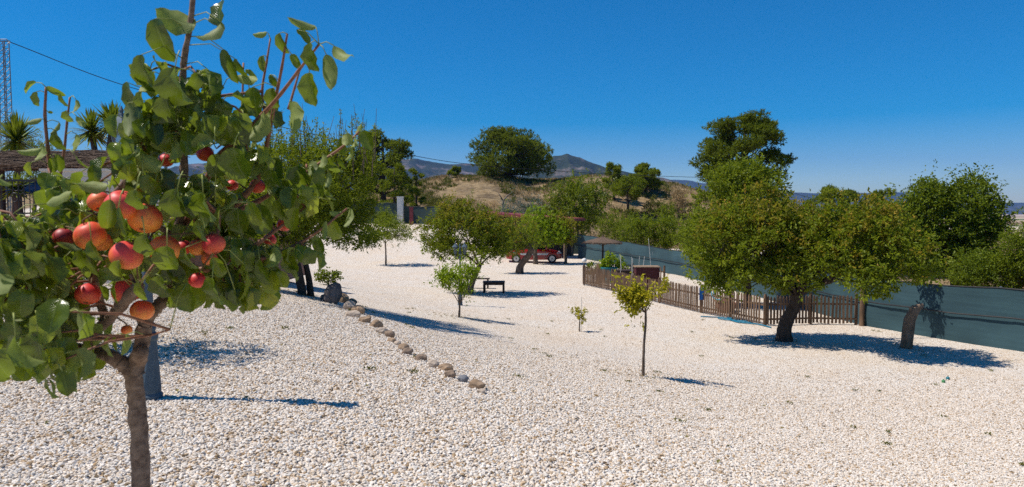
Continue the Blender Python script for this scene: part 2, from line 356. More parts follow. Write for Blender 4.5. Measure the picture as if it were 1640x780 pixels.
# gravel: one mass of loose crushed stone (instanced pebbles), thinning out where single stones are too small to see
def make_gravel():
    pts = []
    sp_ = .0225
    ys = np.arange(1.6, 15.0, sp_)
    for y in ys:
        hw = .80 * y + 1.2
        x = np.arange(-hw, hw, sp_)
        keep = np.ones(len(x), bool)
        if y > 9: keep = RNG.random(len(x)) < (15.0 - y) / 6.0
        x = x[keep]
        pts.append(np.stack([x + RNG.uniform(-.5, .5, len(x)) * sp_ * 1.1, np.full(len(x), y) + RNG.uniform(-.5, .5, len(x)) * sp_ * 1.1], 1))
    P = np.concatenate(pts)
    # a second, sparser layer lying on top
    P2 = P[RNG.random(len(P)) < .10] + RNG.uniform(-.011, .011, (1, 2))
    z = H(P[:, 0], P[:, 1]) + RNG.uniform(-.003, .004, len(P)); z2 = H(P2[:, 0], P2[:, 1]) + .012
    V = np.concatenate([np.c_[P, z], np.c_[P2, z2]]).astype(np.float32)
    me = bpy.data.meshes.new('gravel'); me.vertices.add(len(V)); me.vertices.foreach_set('co', V.ravel()); me.update()
    me.materials.append(pm)
    o = bpy.data.objects.new('gravel', me); sc.collection.objects.link(o)
    setp(o, 'pale crushed stone gravel spread over the garden ground', 'gravel', kind='stuff')
    ng = bpy.data.node_groups.new('gravel', 'GeometryNodeTree')
    ng.interface.new_socket('Geometry', in_out='INPUT', socket_type='NodeSocketGeometry')
    ng.interface.new_socket('Geometry', in_out='OUTPUT', socket_type='NodeSocketGeometry')
    gi = ng.nodes.new('NodeGroupInput'); go = ng.nodes.new('NodeGroupOutput')
    jn = ng.nodes.new('GeometryNodeGeometryToInstance')
    for k in range(4):
        ic = ng.nodes.new('GeometryNodeMeshIcoSphere'); ic.inputs['Radius'].default_value = .0125; ic.inputs['Subdivisions'].default_value = 2
        no = ng.nodes.new('ShaderNodeTexNoise'); no.noise_dimensions = '4D'; no.inputs['Scale'].default_value = 62; no.inputs['W'].default_value = k * 3.7 + 1; no.inputs['Detail'].default_value = 1
        sb = ng.nodes.new('ShaderNodeVectorMath'); sb.operation = 'SUBTRACT'; sb.inputs[1].default_value = (.5, .5, .5)
        sc_ = ng.nodes.new('ShaderNodeVectorMath'); sc_.operation = 'SCALE'; sc_.inputs['Scale'].default_value = .026
        st = ng.nodes.new('GeometryNodeSetPosition')
        ng.links.new(no.outputs['Color'], sb.inputs[0]); ng.links.new(sb.outputs[0], sc_.inputs[0]); ng.links.new(sc_.outputs[0], st.inputs['Offset'])
        ng.links.new(ic.outputs[0], st.inputs[0]); 
        sm = ng.nodes.new('GeometryNodeSetMaterial'); sm.inputs['Material'].default_value = pm; ng.links.new(st.outputs[0], sm.inputs[0])
        ng.links.new(sm.outputs[0], jn.inputs[0])
    ip = ng.nodes.new('GeometryNodeInstanceOnPoints'); ip.inputs['Pick Instance'].default_value = True
    ri = ng.nodes.new('FunctionNodeRandomValue'); ri.data_type = 'INT'; ri.inputs[4].default_value = 0; ri.inputs[5].default_value = 3
    rr = ng.nodes.new('FunctionNodeRandomValue'); rr.data_type = 'FLOAT_VECTOR'; rr.inputs[0].default_value = (-.45, -.45, 0); rr.inputs[1].default_value = (.45, .45, 6.28)
    rs = ng.nodes.new('FunctionNodeRandomValue'); rs.data_type = 'FLOAT_VECTOR'; rs.inputs[0].default_value = (.6, .5, .35); rs.inputs[1].default_value = (1.45, 1.15, .75)
    rr.inputs['Seed'].default_value = 3; rs.inputs['Seed'].default_value = 5
    ng.links.new(gi.outputs[0], ip.inputs['Points']); ng.links.new(jn.outputs[0], ip.inputs['Instance'])
    ng.links.new(ri.outputs[2], ip.inputs['Instance Index']); ng.links.new(rr.outputs[0], ip.inputs['Rotation']); ng.links.new(rs.outputs[0], ip.inputs['Scale'])
    ng.links.new(ip.outputs[0], go.inputs[0])
    md = o.modifiers.new('gravel', 'NODES'); md.node_group = ng
make_gravel()

# ------------------------------------------------------------------ mountains
def mount_mat(name, c1, c2, c3, s):
    m, t, b = new_mat(name); L = t.links
    geo = N(t, 'ShaderNodeNewGeometry'); n = N(t, 'ShaderNodeTexNoise', Scale=s, Detail=9, Roughness=.7); L.new(geo.outputs['Position'], n.inputs['Vector'])
    r = ramp(t, [(.35, c1), (.52, c2), (.66, c3)]); L.new(n.outputs[0], r.inputs[0])
    sp3 = N(t, 'ShaderNodeSeparateXYZ'); L.new(geo.outputs['Normal'], sp3.inputs[0])
    st = ramp(t, [(.45, (1, 1, 1)), (.62, (0, 0, 0))]); L.new(sp3.outputs[2], st.inputs[0])   # bare rock on the steep faces
    c = mixc(t, st.outputs[0], r.outputs[0], c3)
    L.new(c, b.inputs['Base Color']); b.inputs['Roughness'].default_value = 1; b.inputs['Specular IOR Level'].default_value = 0
    return m
mm = mount_mat('mountain', (.015, .025, .012), (.035, .045, .020), (.22, .17, .15), .008)
mm2 = mount_mat('mountain_far', (.02, .03, .015), (.04, .05, .025), (.12, .10, .09), .003)
def mountain(name, prof, D, depth, mat, rough=.12, n=220, m=46, seed=0, back=.5):
    """prof: skyline as (px, py) seen from the terrace at distance D; the ridge gets its own depth and broken slopes."""
    pxs = np.linspace(prof[0][0], prof[-1][0], n); pys = np.interp(pxs, [p[0] for p in prof], [p[1] for p in prof])
    V = []; base = -12.0
    for i, (px, py) in enumerate(zip(pxs, pys)):
        top = U(px, py, D)
        hgt = top.z - base
        for j in range(m):
            t = j / (m - 1)                      # 0 front foot .. 1 back foot
            f = t / back if t < back else (1 - t) / (1 - back)
            s = f ** 1.15
            y = D + (t - back) * depth
            x = top.x * (1 + .0)
            q = Vector((x / (D * .045) + seed, y / (D * .045), seed * 2.2))
            nn = noise.fractal(q, .9, 2.1, 6) * rough * hgt * (1.0 if f < .93 else .25) * min(1, f * 4)
            rid = -abs(noise.noise(Vector((x / (D * .02) + seed, y / (D * .09), 3)))) * .22 * hgt * f * (1 - f) * 3
            V.append((x, y, base + s * hgt + nn + rid))
    V = np.array(V); idx = np.arange(n * m).reshape(n, m)
    Fa = np.stack([idx[:-1, :-1].ravel(), idx[1:, :-1].ravel(), idx[1:, 1:].ravel(), idx[:-1, 1:].ravel()], 1)
    o = npmesh(name, V, Fa, mat, smooth=True); o['kind'] = 'structure'
    return o
mountain('mountain_range', [(-300, 330), (100, 300), (300, 262), (470, 256), (560, 262), (640, 254), (665, 252), (690, 256), (720, 262), (745, 260), (790, 262), (840, 284), (900, 300), (960, 312), (1010, 345)], 3600, 2200, mm, seed=1)
mountain('mountain', [(800, 330), (830, 285), (862, 260), (885, 249), (908, 246), (930, 250), (960, 262), (975, 270), (1000, 274), (1040, 279), (1060, 283), (1085, 291), (1105, 301), (1140, 318), (1200, 345)], 2600, 1500, mm, seed=5)
mountain('mountain_range', [(980, 300), (1060, 286), (1100, 288), (1150, 296), (1250, 306), (1300, 309), (1380, 308), (1460, 307), (1510, 313), (1600, 324), (1700, 326), (1900, 330), (2100, 345)], 6500, 3000, mm2, seed=9)

# haze: even air around everything, so that the far ridges turn blue
def haze():
    b = MB(); b.box((0, 4000, 340), (15600, 10400, 800)); m = bpy.data.materials.new('haze'); m.use_nodes = True; t = m.node_tree; t.nodes.clear()
    v = t.nodes.new('ShaderNodeVolumePrincipled'); v.inputs['Density'].default_value = .00007; v.inputs['Color'].default_value = (.22, .42, 1, 1)
    o = t.nodes.new('ShaderNodeOutputMaterial'); t.links.new(v.outputs[0], o.inputs['Volume'])
    ob = b.build('haze', m); ob['kind'] = 'stuff'; ob['label'] = 'thin blue haze over the far ridges'
haze()

# ------------------------------------------------------------------ vegetation
def unit(a): return a / np.maximum(np.linalg.norm(a, axis=1, keepdims=True), 1e-9)
def leaf_quads(C, D, Nn, L, Wd, fold=.25):
    D = unit(D); S = unit(np.cross(D, Nn)); Nn = unit(np.cross(S, D))
    L = L[:, None]; Wd = Wd[:, None]
    b = C - D * L * .5; tip = C + D * L * .5 - Nn * L * .12; mid = C + D * L * .05
    l = mid + S * Wd * .5 + Nn * Wd * fold; r = mid - S * Wd * .5 + Nn * Wd * fold
    V = np.stack([b, l, tip, r], 1).reshape(-1, 3); n = len(C); i = np.arange(n) * 4
    Fa = np.empty((2 * n, 3), int); Fa[0::2] = np.stack([i, i + 2, i + 1], 1); Fa[1::2] = np.stack([i, i + 3, i + 2], 1)
    return V, Fa

def shoots(C, Dr, Ls, per, leaf, rng, spread=.10, tint_lo=0, tint_hi=1, wl=.5, droop=.2, tipw=.35):
    """leaves along short shoots starting at C, heading Dr, length Ls"""
    n = len(C); t = rng.random((n, per)); t[:, 0] = 1
    P = C[:, None] + Dr[:, None] * (Ls[:, None] * t)[..., None]
    rad = rng.normal(size=(n, per, 3)); rad = rad / np.linalg.norm(rad, axis=2, keepdims=True)
    off = spread * (.35 + .65 * rng.random((n, per)))[..., None]
    P = P + rad * off
    D = rad * .9 + Dr[:, None] * .5; D[..., 2] -= droop
    Nn = rng.normal(size=(n, per, 3)); Nn[..., 2] += 1.0
    L = leaf * rng.uniform(.7, 1.25, (n, per)); 
    ti = np.repeat(rng.uniform(tint_lo, tint_hi, n)[:, None], per, 1) * .55 + rng.random((n, per)) * .45
    ti = np.clip(ti * (1 - tipw) + tipw * t * rng.uniform(.5, 1, (n, 1)), 0, 1)
    V, Fa = leaf_quads(P.reshape(-1, 3), D.reshape(-1, 3), Nn.reshape(-1, 3), L.ravel(), L.ravel() * wl)
    return V, Fa, np.repeat(ti.ravel(), 2)

def blob_points(blobs, n, rng, inner=.25, gap=.32, gscale=1.1, seed=0):
    vol = np.array([b[3] * b[4] * b[5] for b in blobs]) ** .75; vol = vol / vol.sum()
    C = []; O = []; B = []
    tries = 0
    while len(C) < n and tries < n * 12:
        tries += 1
        k = rng.choice(len(blobs), p=vol); b = blobs[k]
        d = rng.normal(size=3); d /= np.linalg.norm(d); r = (inner + (1 - inner) * rng.random()) ** .6
        lump = 1 + .22 * noise.noise(Vector(d * 1.9) + Vector((seed + k * 3.1, 0, 0))) + .12 * noise.noise(Vector(d * 4.5) + Vector((0, seed + k, 0)))
        p = np.array(b[:3]) + d * np.array(b[3:6]) * r * lump
        if noise.noise(Vector(p * gscale) + Vector((seed * 1.7, 0, 0))) < -gap: continue
        C.append(p); O.append(d / np.array(b[3:6])); B.append(k)
    O = unit(np.array(O)); return np.array(C), O, np.array(B)

def tree(name, label, cat, base, blobs, trunk, tr, mat, leaf=.06, n=1500, per=12, slen=.25, group=None, seed=0, barkm=None,
         spread=.10, up=.6, gap=.32, gscale=1.1, wl=.5, inner=.25, tint=(0, 1), tipw=.35, twigs=40, fork=None, droop=.2, sec=None, nseg=9):
    """blobs: ellipsoids (world) the crown fills; trunk: points (world) from ground to fork."""
    rng = np.random.default_rng(seed + 11); base = Vector(base)
    o = empty(name, base, label, cat, group)
    tb = MB(); T = [Vector(p) for p in trunk]
    T = [T[0] - Vector((0, 0, .06))] + T
    k = len(T)
    rad = [tr * (1.6 if i == 0 else 1.2 if i == 1 else 1.0 - .3 * i / k) for i in range(k)]
    # smooth trunk path
    pts, rr = [], []
    for i in range(k - 1):
        for s in range(4):
            u = s / 4; p0 = T[max(i - 1, 0)]; p1 = T[i]; p2 = T[i + 1]; p3 = T[min(i + 2, k - 1)]
            pts.append(.5 * ((2 * p1) + (p2 - p0) * u + (2 * p0 - 5 * p1 + 4 * p2 - p3) * u * u + (3 * p1 - p0 - 3 * p2 + p3) * u ** 3)); rr.append(rad[i] * (1 - u) + rad[i + 1] * u)
    pts.append(T[-1]); rr.append(rad[-1])
    tb.tube(pts, rr, nseg, wob=.25)
    C, O, B = blob_points(blobs, n, rng, inner, gap, gscale, seed)
    limbs = []
    for bi, b in enumerate(blobs):
        c = Vector(b[:3]) - Vector((0, 0, b[5] * .25)); f = T[-1]
        mid = (f + c) / 2 + Vector((rng.uniform(-.15, .15), rng.uniform(-.15, .15), .10 * (c - f).length))
        L = [f - Vector((0, 0, tr * .5)), (f * 1.2 + mid * .8) / 2, mid, (mid + c) / 2 + Vector((0, 0, .03)), c]
        r0 = rad[-1] * .75 / max(1, len(blobs) ** .25)
        tb.tube(L, [r0, r0 * .8, r0 * .62, r0 * .45, r0 * .3], 6, wob=.2); limbs.append((L, r0))
    for i in rng.choice(len(C), min(twigs, len(C)), replace=False):
        L, r0 = limbs[B[i]]; e = Vector(C[i]); s = L[2 if rng.random() < .5 else 3] if rng.random() < .7 else L[4]
        m_ = (s + e) / 2 + Vector(rng.uniform(-.08, .08, 3)) - Vector((0, 0, .04))
        tb.tube([s, m_, e], [r0 * .32, r0 * .2, r0 * .08], 4)
    tk = tb.build('trunk', barkm or bark, o, smooth=True)
    Dr = unit(O * (1 - up) + np.array([0, 0, 1.0]) * up + rng.normal(size=C.shape) * .35)
    ls = slen * np.where(rng.random(len(C)) < .2, rng.uniform(1.2, 2.2, len(C)), rng.uniform(.2, .7, len(C)))
    V, Fa, ti = shoots(C, Dr, ls, per, leaf, rng, spread, *tint, wl=wl, droop=droop, tipw=tipw)
    mats = [mat]; mi = None
    if sec is not None:      # a share of the foliage in a second kind of leaf (new growth near the top)
        mats.append(sec[0]); zt = V[Fa[:, 0], 2]; lo, hi = np.percentile(zt, 5), np.percentile(zt, 98)
        pr = np.clip((zt - lo) / (hi - lo), 0, 1) ** sec[1] * sec[2]
        q = rng.random(len(C)); mi = (np.repeat(q, per * 2) < pr).astype(int)
    npmesh('crown', V, Fa, mats, o, tint=ti, mi=mi)
    return o

def pine(name, label, cat, base, W_, Hh, tr, mat, n=60, group=None, seed=0, crown0=.35, lean=0, flat=.55, dens=60, leaf=.16, tpw=1.0, trunk_m=None):
    """umbrella-ish pine: rising limbs carrying many needle pads"""
    rng = np.random.default_rng(seed + 5); base = Vector(base); o = empty(name, base, label, cat, group)
    tb = MB(); topp = base + Vector((lean * Hh, 0, Hh * .9))
    tp = [base - Vector((0, 0, .1)), base + Vector((lean * Hh * .2, 0, Hh * .3)), base + Vector((lean * Hh * .6, .1, Hh * .6)), topp]
    tb.tube(tp, [tr * 1.3, tr, tr * .7, tr * .25], 8, wob=.2)
    Cs = []; Os = []; Rs = []
    for i in range(n):
        t = crown0 + (1 - crown0) * (i + .5) / n
        s = (t - crown0) / (1 - crown0)
        prof = math.sqrt(max(0.03, 1 - abs(2 * s ** tpw - .85) ** 2.2 / 1.6))
        a = rng.uniform(0, 6.283); r = W_ / 2 * prof * (rng.uniform(.25, 1) ** .6) * (1 + .25 * noise.noise(Vector((math.cos(a) * 1.5, math.sin(a) * 1.5, s * 3 + seed))))
        c = base + Vector((lean * Hh * t + math.cos(a) * r, math.sin(a) * r, Hh * (t * .97)))
        R = W_ * rng.uniform(.09, .16); Cs.append(c); Rs.append(R)
        j0 = base + Vector((lean * Hh * t * .8, 0, Hh * max(crown0 * .7, t - .18)))
        tb.tube([j0, (j0 + c) / 2 + Vector((0, 0, -.03 * Hh)), c], [tr * .35 * (1 - .6 * s), tr * .2 * (1 - .6 * s), tr * .06], 4)
    tb.build('trunk', trunk_m or bark_dark, o, smooth=True)
    P = []; D = []; ti = []
    for c, R in zip(Cs, Rs):
        d = rng.normal(size=(dens, 3)); d /= np.linalg.norm(d, axis=1, keepdims=True)
        q = np.array(c) + d * np.array([R, R, R * flat]) * (rng.random((dens, 1)) ** .35)
        P.append(q); D.append(d + np.array([0, 0, .55])); ti.append(np.clip(rng.uniform(.1, .7) + rng.normal(size=dens) * .15, 0, 1))
    P = np.concatenate(P); D = unit(np.concatenate(D)); ti = np.concatenate(ti); per = 7
    V, Fa, t2 = shoots(P, D, np.full(len(P), leaf * .6), per, leaf, rng, leaf * .45, wl=.22, droop=-.1)
    t2 = np.clip(np.repeat(ti, per * 2) * .75 + t2 * .25, 0, 1)
    npmesh('crown', V, Fa, mat, o, tint=t2)
    return o

def yucca(name, label, base, heads, seed=0, group=None, n=130, ll=.75):
    rng = np.random.default_rng(seed); base = Vector(base); o = empty(name, base, label, 'yucca', group); tb = MB(); V = []; Fq = []; ti = []
    for hx, hy, hh in heads:
        top = base + Vector((hx, hy, hh)); tb.tube([base - Vector((0, 0, .05)), base + Vector((hx * .3, hy * .3, hh * .5)), top], [.13, .10, .09], 8, wob=.2)
        for i in range(n):
            a = rng.uniform(0, 6.283); el = math.radians(rng.uniform(-45, 88)); L = ll * rng.uniform(.75, 1.1); wd = .030
            d = Vector((math.cos(a) * math.cos(el), math.sin(a) * math.cos(el), math.sin(el))); s = d.cross(Vector((0, 0, 1))); s.normalize()
            b0 = top + Vector((0, 0, .12 * rng.random() - .05)); k = len(V); dr = rng.uniform(.02, .12) * L
            for u, wf in ((.05, .8), (.45, 1.2), (.8, .7), (1, .05)):
                p = b0 + d * L * u - Vector((0, 0, dr * u * u)); V += [p + s * wd * wf, p - s * wd * wf]
            for q in range(3): Fq.append((k + 2 * q, k + 2 * q + 1, k + 2 * q + 3, k + 2 * q + 2)); 
            ti += [rng.random()] * 3
    tb.build('trunk', bark, o, smooth=True)
    npmesh('crown', np.array(V), np.array(Fq), lf_yucca, o, tint=np.array(ti)); return o

def E(px, py, Y, rpx, rpy, ry=None):
    """a crown ellipsoid seen centred at px,py with half-sizes rpx,rpy, standing at distance Y"""
    c = U(px, py, Y); rx = rpx / F * Y; rz = rpy / F * Y; return (c.x, c.y, c.z, rx, ry if ry else rx * .9, rz)

exec_parts = []
# ------------------------------------------------------------------ patio at the left with its walls, railing and brush roof
PZ = -.12
b = MB(); b.box((-14.0, 18.6, PZ - 1.0), (14.0, 9.0, 2.0)); o = b.build('patio', terracotta); o['kind'] = 'structure'
XA = U(68, 340, 13.9).x
b = MB(); b.box(((-21 + XA) / 2, 14.0, (PZ - 2.2) / 2), (XA + 21, .22, -PZ + 0 if False else 2.2 + PZ + .02)); 
rw = b.build('retaining_wall', beige_wall); setp(rw, 'low beige rendered wall carrying the black iron railing', 'wall')
XB = U(262, 340, 13.9).x; zt = U(150, 274, 13.9).z
b = MB(); b.box(((XA + XB) / 2 + .005, 14.0, (zt - 2.1) / 2), (XB - XA, .2, zt + 2.1)); b.box(((XA + XB) / 2, 14.0, zt + .025), (XB - XA + .05, .26, .05))
o = b.build('garden_wall', beige_wall); setp(o, 'tall pale rendered wall behind the fruiting pear tree', 'wall')
# railing
rl = empty('iron_railing', (-14, 13.95, PZ), 'black wrought iron railing with a scroll ornament on the low wall', 'railing')
zt2 = U(30, 289, 13.95).z; b = MB()
b.box(((-20 + XA) / 2, 13.95, zt2), (XA + 20, .04, .04)); b.box(((-20 + XA) / 2, 13.95, PZ + .1), (XA + 20, .03, .03)); b.build('rail', iron, rl)
b = MB(); x = -20
while x < XA - .03: b.tube([(x, 13.95, PZ), (x, 13.95, zt2)], .009, 6); x += .115
b.build('baluster', iron, rl)
b = MB()
for sx in (-1, 1):
    c0 = U(30, 312, 13.93)
    b.tube([c0 + Vector((sx * (.09 + .07 * math.cos(a)), 0, -.05 + .09 * math.sin(a))) for a in np.linspace(0, 5.2, 16)], .012, 5)
    b.tube([c0 + Vector((sx * (.05 + .05 * math.cos(a)), 0, .15 + .07 * math.sin(a))) for a in np.linspace(1, 6, 14)], .01, 5)
b.build('scroll_ornament', iron, rl)
b = MB(); c = U(50, 299, 18); b.tube([(c.x - 1.4, 18, c.z), (c.x + .55, 18, c.z)], .16, 14); 
for k in range(4): b.tube([(c.x - 1.1 + k * .5, 18, c.z), (c.x - 1.07 + k * .5, 18, c.z)], .167, 14)
cv = b.build('rolled_cover', blue_plastic, smooth=False); setp(cv, 'rolled blue cover on a stand behind the iron railing', 'pool cover')
b = MB()
for dx in (-1.3, .4): b.bar((c.x + dx, 18, PZ), (c.x + dx, 18, c.z - .14), .05)
b.bar((c.x - 1.3, 18, c.z - .17), (c.x + .4, 18, c.z - .17), .04)
o = b.build('cover_stand', steel); setp(o, 'metal stand under the rolled blue cover', 'stand')
# brush roofed pergola
pg = empty('pergola', U(100, 345, 17), 'low pergola roofed with reddish brush behind the pale wall', 'pergola')
zr0, zr1 = U(60, 268, 16).z, U(60, 247, 19.5).z; xl, xr = U(-120, 300, 17).x, U(214, 300, 17).x
b = MB()
for i in range(1500):
    y = random.uniform(15.8, 19.6); z = zr0 + (zr1 - zr0) * (y - 16) / 3.5 + random.uniform(-.06, .10); x = random.uniform(xl, xr)
    L = random.uniform(.5, 1.3); a = random.gauss(0, .5); d = Vector((math.cos(a), math.sin(a), random.uniform(-.05, .05))) * L
    b.tube([Vector((x, y, z)) - d / 2, Vector((x, y, z + .03)), Vector((x, y, z)) + d / 2], random.uniform(.005, .013), 4)
b.box(((xl + xr) / 2, 17.8, (zr0 + zr1) / 2 - .05), (xr - xl, 3.6, .06), rot=Matrix.Rotation(math.atan2(zr1 - zr0, 3.5), 3, 'X'))
b.build('brush_roof', thatch, pg)
for px_ in (xl + .2, (xl + xr) / 2, xr - .2):
    for yy in (16.1, 19.3):
        b = MB(); b.tube([(px_, yy, PZ - .0), (px_, yy, zr0 - .04)], .06, 8); b.build('post', wood_dark, pg)
yp = [U(60, 340, 24), U(163, 340, 23), U(28, 340, 15.2)]
yucca('yucca', 'large yucca with one wide rosette beside the lattice tower', (U(30, 340, 23).x, 23, PZ - .4), [(0, 0, U(30, 226, 23).z - PZ + .4)], 1, n=300, ll=1.0)
yucca('yucca', 'twin headed yucca rising above the brush roof', (U(165, 340, 22).x, 22, PZ - .4), [(-.35, .1, U(150, 210, 22).z - PZ + .4), (.45, -.1, U(182, 200, 22).z - PZ + .4)], 2, n=230, ll=.78)
yucca('yucca', 'small dark yucca in shade under the brush roof', (U(28, 340, 15.4).x, 15.4, PZ), [(0, 0, .62)], 3, n=120, ll=.42)
def bushpx(name, label, px, top, Y, wpx, mat, leaf=.07, n=500, seed=0, base_py=None, cat='bush', per=12, group=None, sec=None, nb=4, **k):
    bz = hz((px - 820) / F * Y, Y) if base_py is None else U(px, base_py, Y).z
    x = (px - 820) / F * Y; tz = U(px, top, Y).z; h = tz - bz; r = wpx / F * Y / 2; rg = np.random.default_rng(seed)
    bl = [(x, Y, bz + h * .55, r * .8, r * .8, h * .42)]
    for i in range(nb):
        a = i / nb * 6.28 + rg.uniform(0, 1); bl.append((x + math.cos(a) * r * .5, Y + math.sin(a) * r * .5, bz + h * rg.uniform(.4, .68), r * .5, r * .5, h * .3))
    return tree(name, label, cat, (x, Y, bz), bl, [(x, Y, bz), (x + .05, Y, bz + h * .15), (x, Y, bz + h * .3)], max(.03, h * .022), mat, leaf=leaf, n=n, per=per, seed=seed, twigs=30, group=group, sec=sec, slen=k.pop('slen', leaf * 3), spread=k.pop('spread', leaf * 1.4), nseg=6, **k)
bushpx('bush', 'yellow green bush behind the brush roof by the twin headed yucca', 190, 226, 26, 110, lf_bright, .06, 500, 31, base_py=345)
bushpx('bush', 'dark green rounded bush behind the large yucca', 55, 200, 29, 75, lf_dark, .07, 600, 32, base_py=345)

# ------------------------------------------------------------------ lattice tower and power line
tb_ = on(16, 46); tz = U(16, 66, 46).z; hw = .25
tw = empty('lattice_tower', tb_, 'slim steel lattice pylon carrying the power line', 'pylon')
for sx in (-1, 1):
    for sy in (-1, 1):
        b = MB(); b.bar((tb_.x + sx * hw * 1.1, 46 + sy * hw * 1.1, tb_.z), (tb_.x + sx * hw * .8, 46 + sy * hw * .8, tz), .055); b.build('leg', steel, tw)
b = MB(); n_ = 30
for i in range(n_):
    z0 = tb_.z + (tz - tb_.z) * i / n_; z1 = tb_.z + (tz - tb_.z) * (i + 1) / n_; h_ = hw * (1.1 - .3 * i / n_)
    for sy in (-1, 1):
        b.bar((tb_.x - h_, 46 + sy * h_, z0), (tb_.x + h_, 46 + sy * h_, z0), .035)
        s = 1 if i % 2 else -1; b.bar((tb_.x - s * h_, 46 + sy * h_, z0), (tb_.x + s * h_, 46 + sy * h_, z1), .028)
    for sx in (-1, 1):
        b.bar((tb_.x + sx * h_, 46 - h_, z0), (tb_.x + sx * h_, 46 + h_, z1), .028)
b.build('bracing', steel, tw)
b = MB(); b.bar((tb_.x - .42, 46, tz), (tb_.x + .42, 46, tz), .07); b.tube([(tb_.x - .35, 46, tz), (tb_.x - .2, 46, tz + .13), (tb_.x + .2, 46, tz + .13), (tb_.x + .35, 46, tz)], .03, 5); b.build('crossarm', steel, tw)
for dx in (-.38, .38):
    b = MB(); b.lathe([(.03, -.02), (.06, .0), (.03, .03), (.06, .06), (.03, .1)], (tb_.x + dx, 46, tz - .12), 8); b.build('insulator', white_p, tw)
def span(a, c, sag, n=24): return [a.lerp(c, t) - Vector((0, 0, sag * 4 * t * (1 - t))) for t in np.linspace(0, 1, n)]
A0 = Vector((tb_.x + .4, 46, tz - .05)); A1 = U(1180, 286, 96); A2 = U(1400, 352, 150)
def catmull(P, m=10):
    P = [Vector(p) for p in P]; P = [P[0] * 2 - P[1]] + P + [P[-1] * 2 - P[-2]]; R = []
    for i in range(1, len(P) - 2):
        for s in range(m):
            u = s / m; a, b_, c_, d_ = P[i - 1:i + 3]
            R.append(.5 * ((2 * b_) + (c_ - a) * u + (2 * a - 5 * b_ + 4 * c_ - d_) * u * u + (3 * b_ - a - 3 * c_ + d_) * u ** 3))
    return R + [P[-2]]
b = MB(); b.tube(catmull([A0, U(200, 137, 52), U(420, 196, 60), U(650, 247, 69), U(760, 264, 74), U(880, 273, 80), U(1000, 280, 87), A1], 8), .030, 5)
b.tube(catmull([A1, U(1270, 309, 104), U(1361, 337, 122), U(1440, 366, 150)], 8), .030, 5)
o = b.build('power_line', cable_m); setp(o, 'thin dark power line sagging across the sky to the right', 'cable')
b = MB(); b.tube(span(Vector((tb_.x - .4, 46, tz - .05)), Vector((tb_.x - 16, 38, tz + 1.0)), .8), .026, 5); b.tube(span(Vector((tb_.x - .3, 46, tz - .4)), Vector((tb_.x - 9, 30, tz - 5.0)), .6), .026, 5)
o = b.build('power_line', cable_m); setp(o, 'short dark wires leaving the lattice pylon to the left', 'cable')
# wooden pole that carries the line behind the tall pine
pb = Vector((A1.x, A1.y, hz(A1.x, A1.y))); b = MB(); b.tube([pb - Vector((0, 0, .2)), A1 + Vector((0, 0, .1))], [.16, .11], 10); b.bar(A1 + Vector((-.5, 0, -.1)), A1 + Vector((.5, 0, -.1)), .09)
o = b.build('utility_pole', wood_dark); setp(o, 'wooden utility pole mostly hidden behind the tall pine', 'utility pole')

# ------------------------------------------------------------------ garden lamps
glass_l, _t, _b = new_mat('lantern_glass'); _b.inputs['Base Color'].default_value = (.16, .18, .20, 1); _b.inputs['Roughness'].default_value = .2; _b.inputs['Alpha'].default_value = .4
def lamp(base, label, h=2.2):
    base = Vector(base); o = empty('garden_lamp', base, label, 'lamp post', 'two lantern garden lamps')
    x, y, z = base
    b = MB(); b.lathe([(.095, -.03), (.095, .03), (.082, .05), (.085, .08), (.070, .30), (.060, .46), (.072, .48), (.072, .51), (.05, .53), (.058, .56), (.045, .60)], base, 20, flute=(.09, .44)); b.build('base', lamp_paint, o)
    b = MB(); b.lathe([(.042, .58), (.036, 1.2), (.045, 1.22), (.045, 1.26), (.030, 1.30), (.028, h - .36), (.05, h - .34), (.05, h - .30), (.03, h - .27), (.03, h - .16)], base, 16, flute=(.6, 1.19)); b.build('post', lamp_paint, o, smooth=False)
    b = MB(); b.lathe([(.03, h - .17), (.045, h - .13), (.02, h - .10), (.035, h - .05), (.028, h - .01), (.008, h + .03), (.004, h + .08)], base, 12); b.build('finial', lamp_paint, o, smooth=True)
    for s in (-1, 1):
        b = MB(); b.tube([Vector((x, y, z + h - .42)), Vector((x + s * .07, y, z + h - .50)), Vector((x + s * .15, y, z + h - .47)), Vector((x + s * .17, y, z + h - .38)), Vector((x + s * .165, y, z + h - .33))], [.014, .013, .012, .012, .02], 8)
        b.tube([Vector((x + s * (.07 + .03 * math.cos(a)), y, z + h - .40 + .03 * math.sin(a))) for a in np.linspace(0, 5.5, 10)], .006, 6); b.build('arm', lamp_paint, o, smooth=True)
        c = Vector((x + s * .165, y, z + h - .32)); b = MB()
        b.lathe([(.02, -.02), (.05, 0), (.045, .02)], c, 6)
        for j in range(6):
            a = math.pi / 3 * j; b.bar(c + Vector((.045 * math.cos(a), .045 * math.sin(a), .01)), c + Vector((.088 * math.cos(a), .088 * math.sin(a), .22)), .009)
        b.lathe([(.092, .215), (.092, .232)], c, 6); lt = b.build('lantern', lamp_paint, o, org=c)
        b = MB(); b.lathe([(.042, .012), (.083, .216)], c, 6); b.build('glass', glass_l, None, org=c).parent = lt
        lt.children[-1].location = (0, 0, 0)
        b = MB(); b.lathe([(.115, .225), (.11, .24), (.06, .30), (.03, .33), (.025, .35), (.014, .355), (.018, .375), (.004, .41)], c, 6); r_ = b.build('lantern_roof', lamp_paint, None, org=c); r_.parent = lt; r_.location = (0, 0, 0)
    return o
L1 = U(240, 640, 5.3); L1.z = hz(L1.x, L1.y)
lamp(L1, 'blue grey garden lamp with fluted foot standing behind the pear tree trunk', 2.2)
L2 = U(737, 488, 24.4); L2.z = hz(L2.x, L2.y); L2 = G(737, 489)
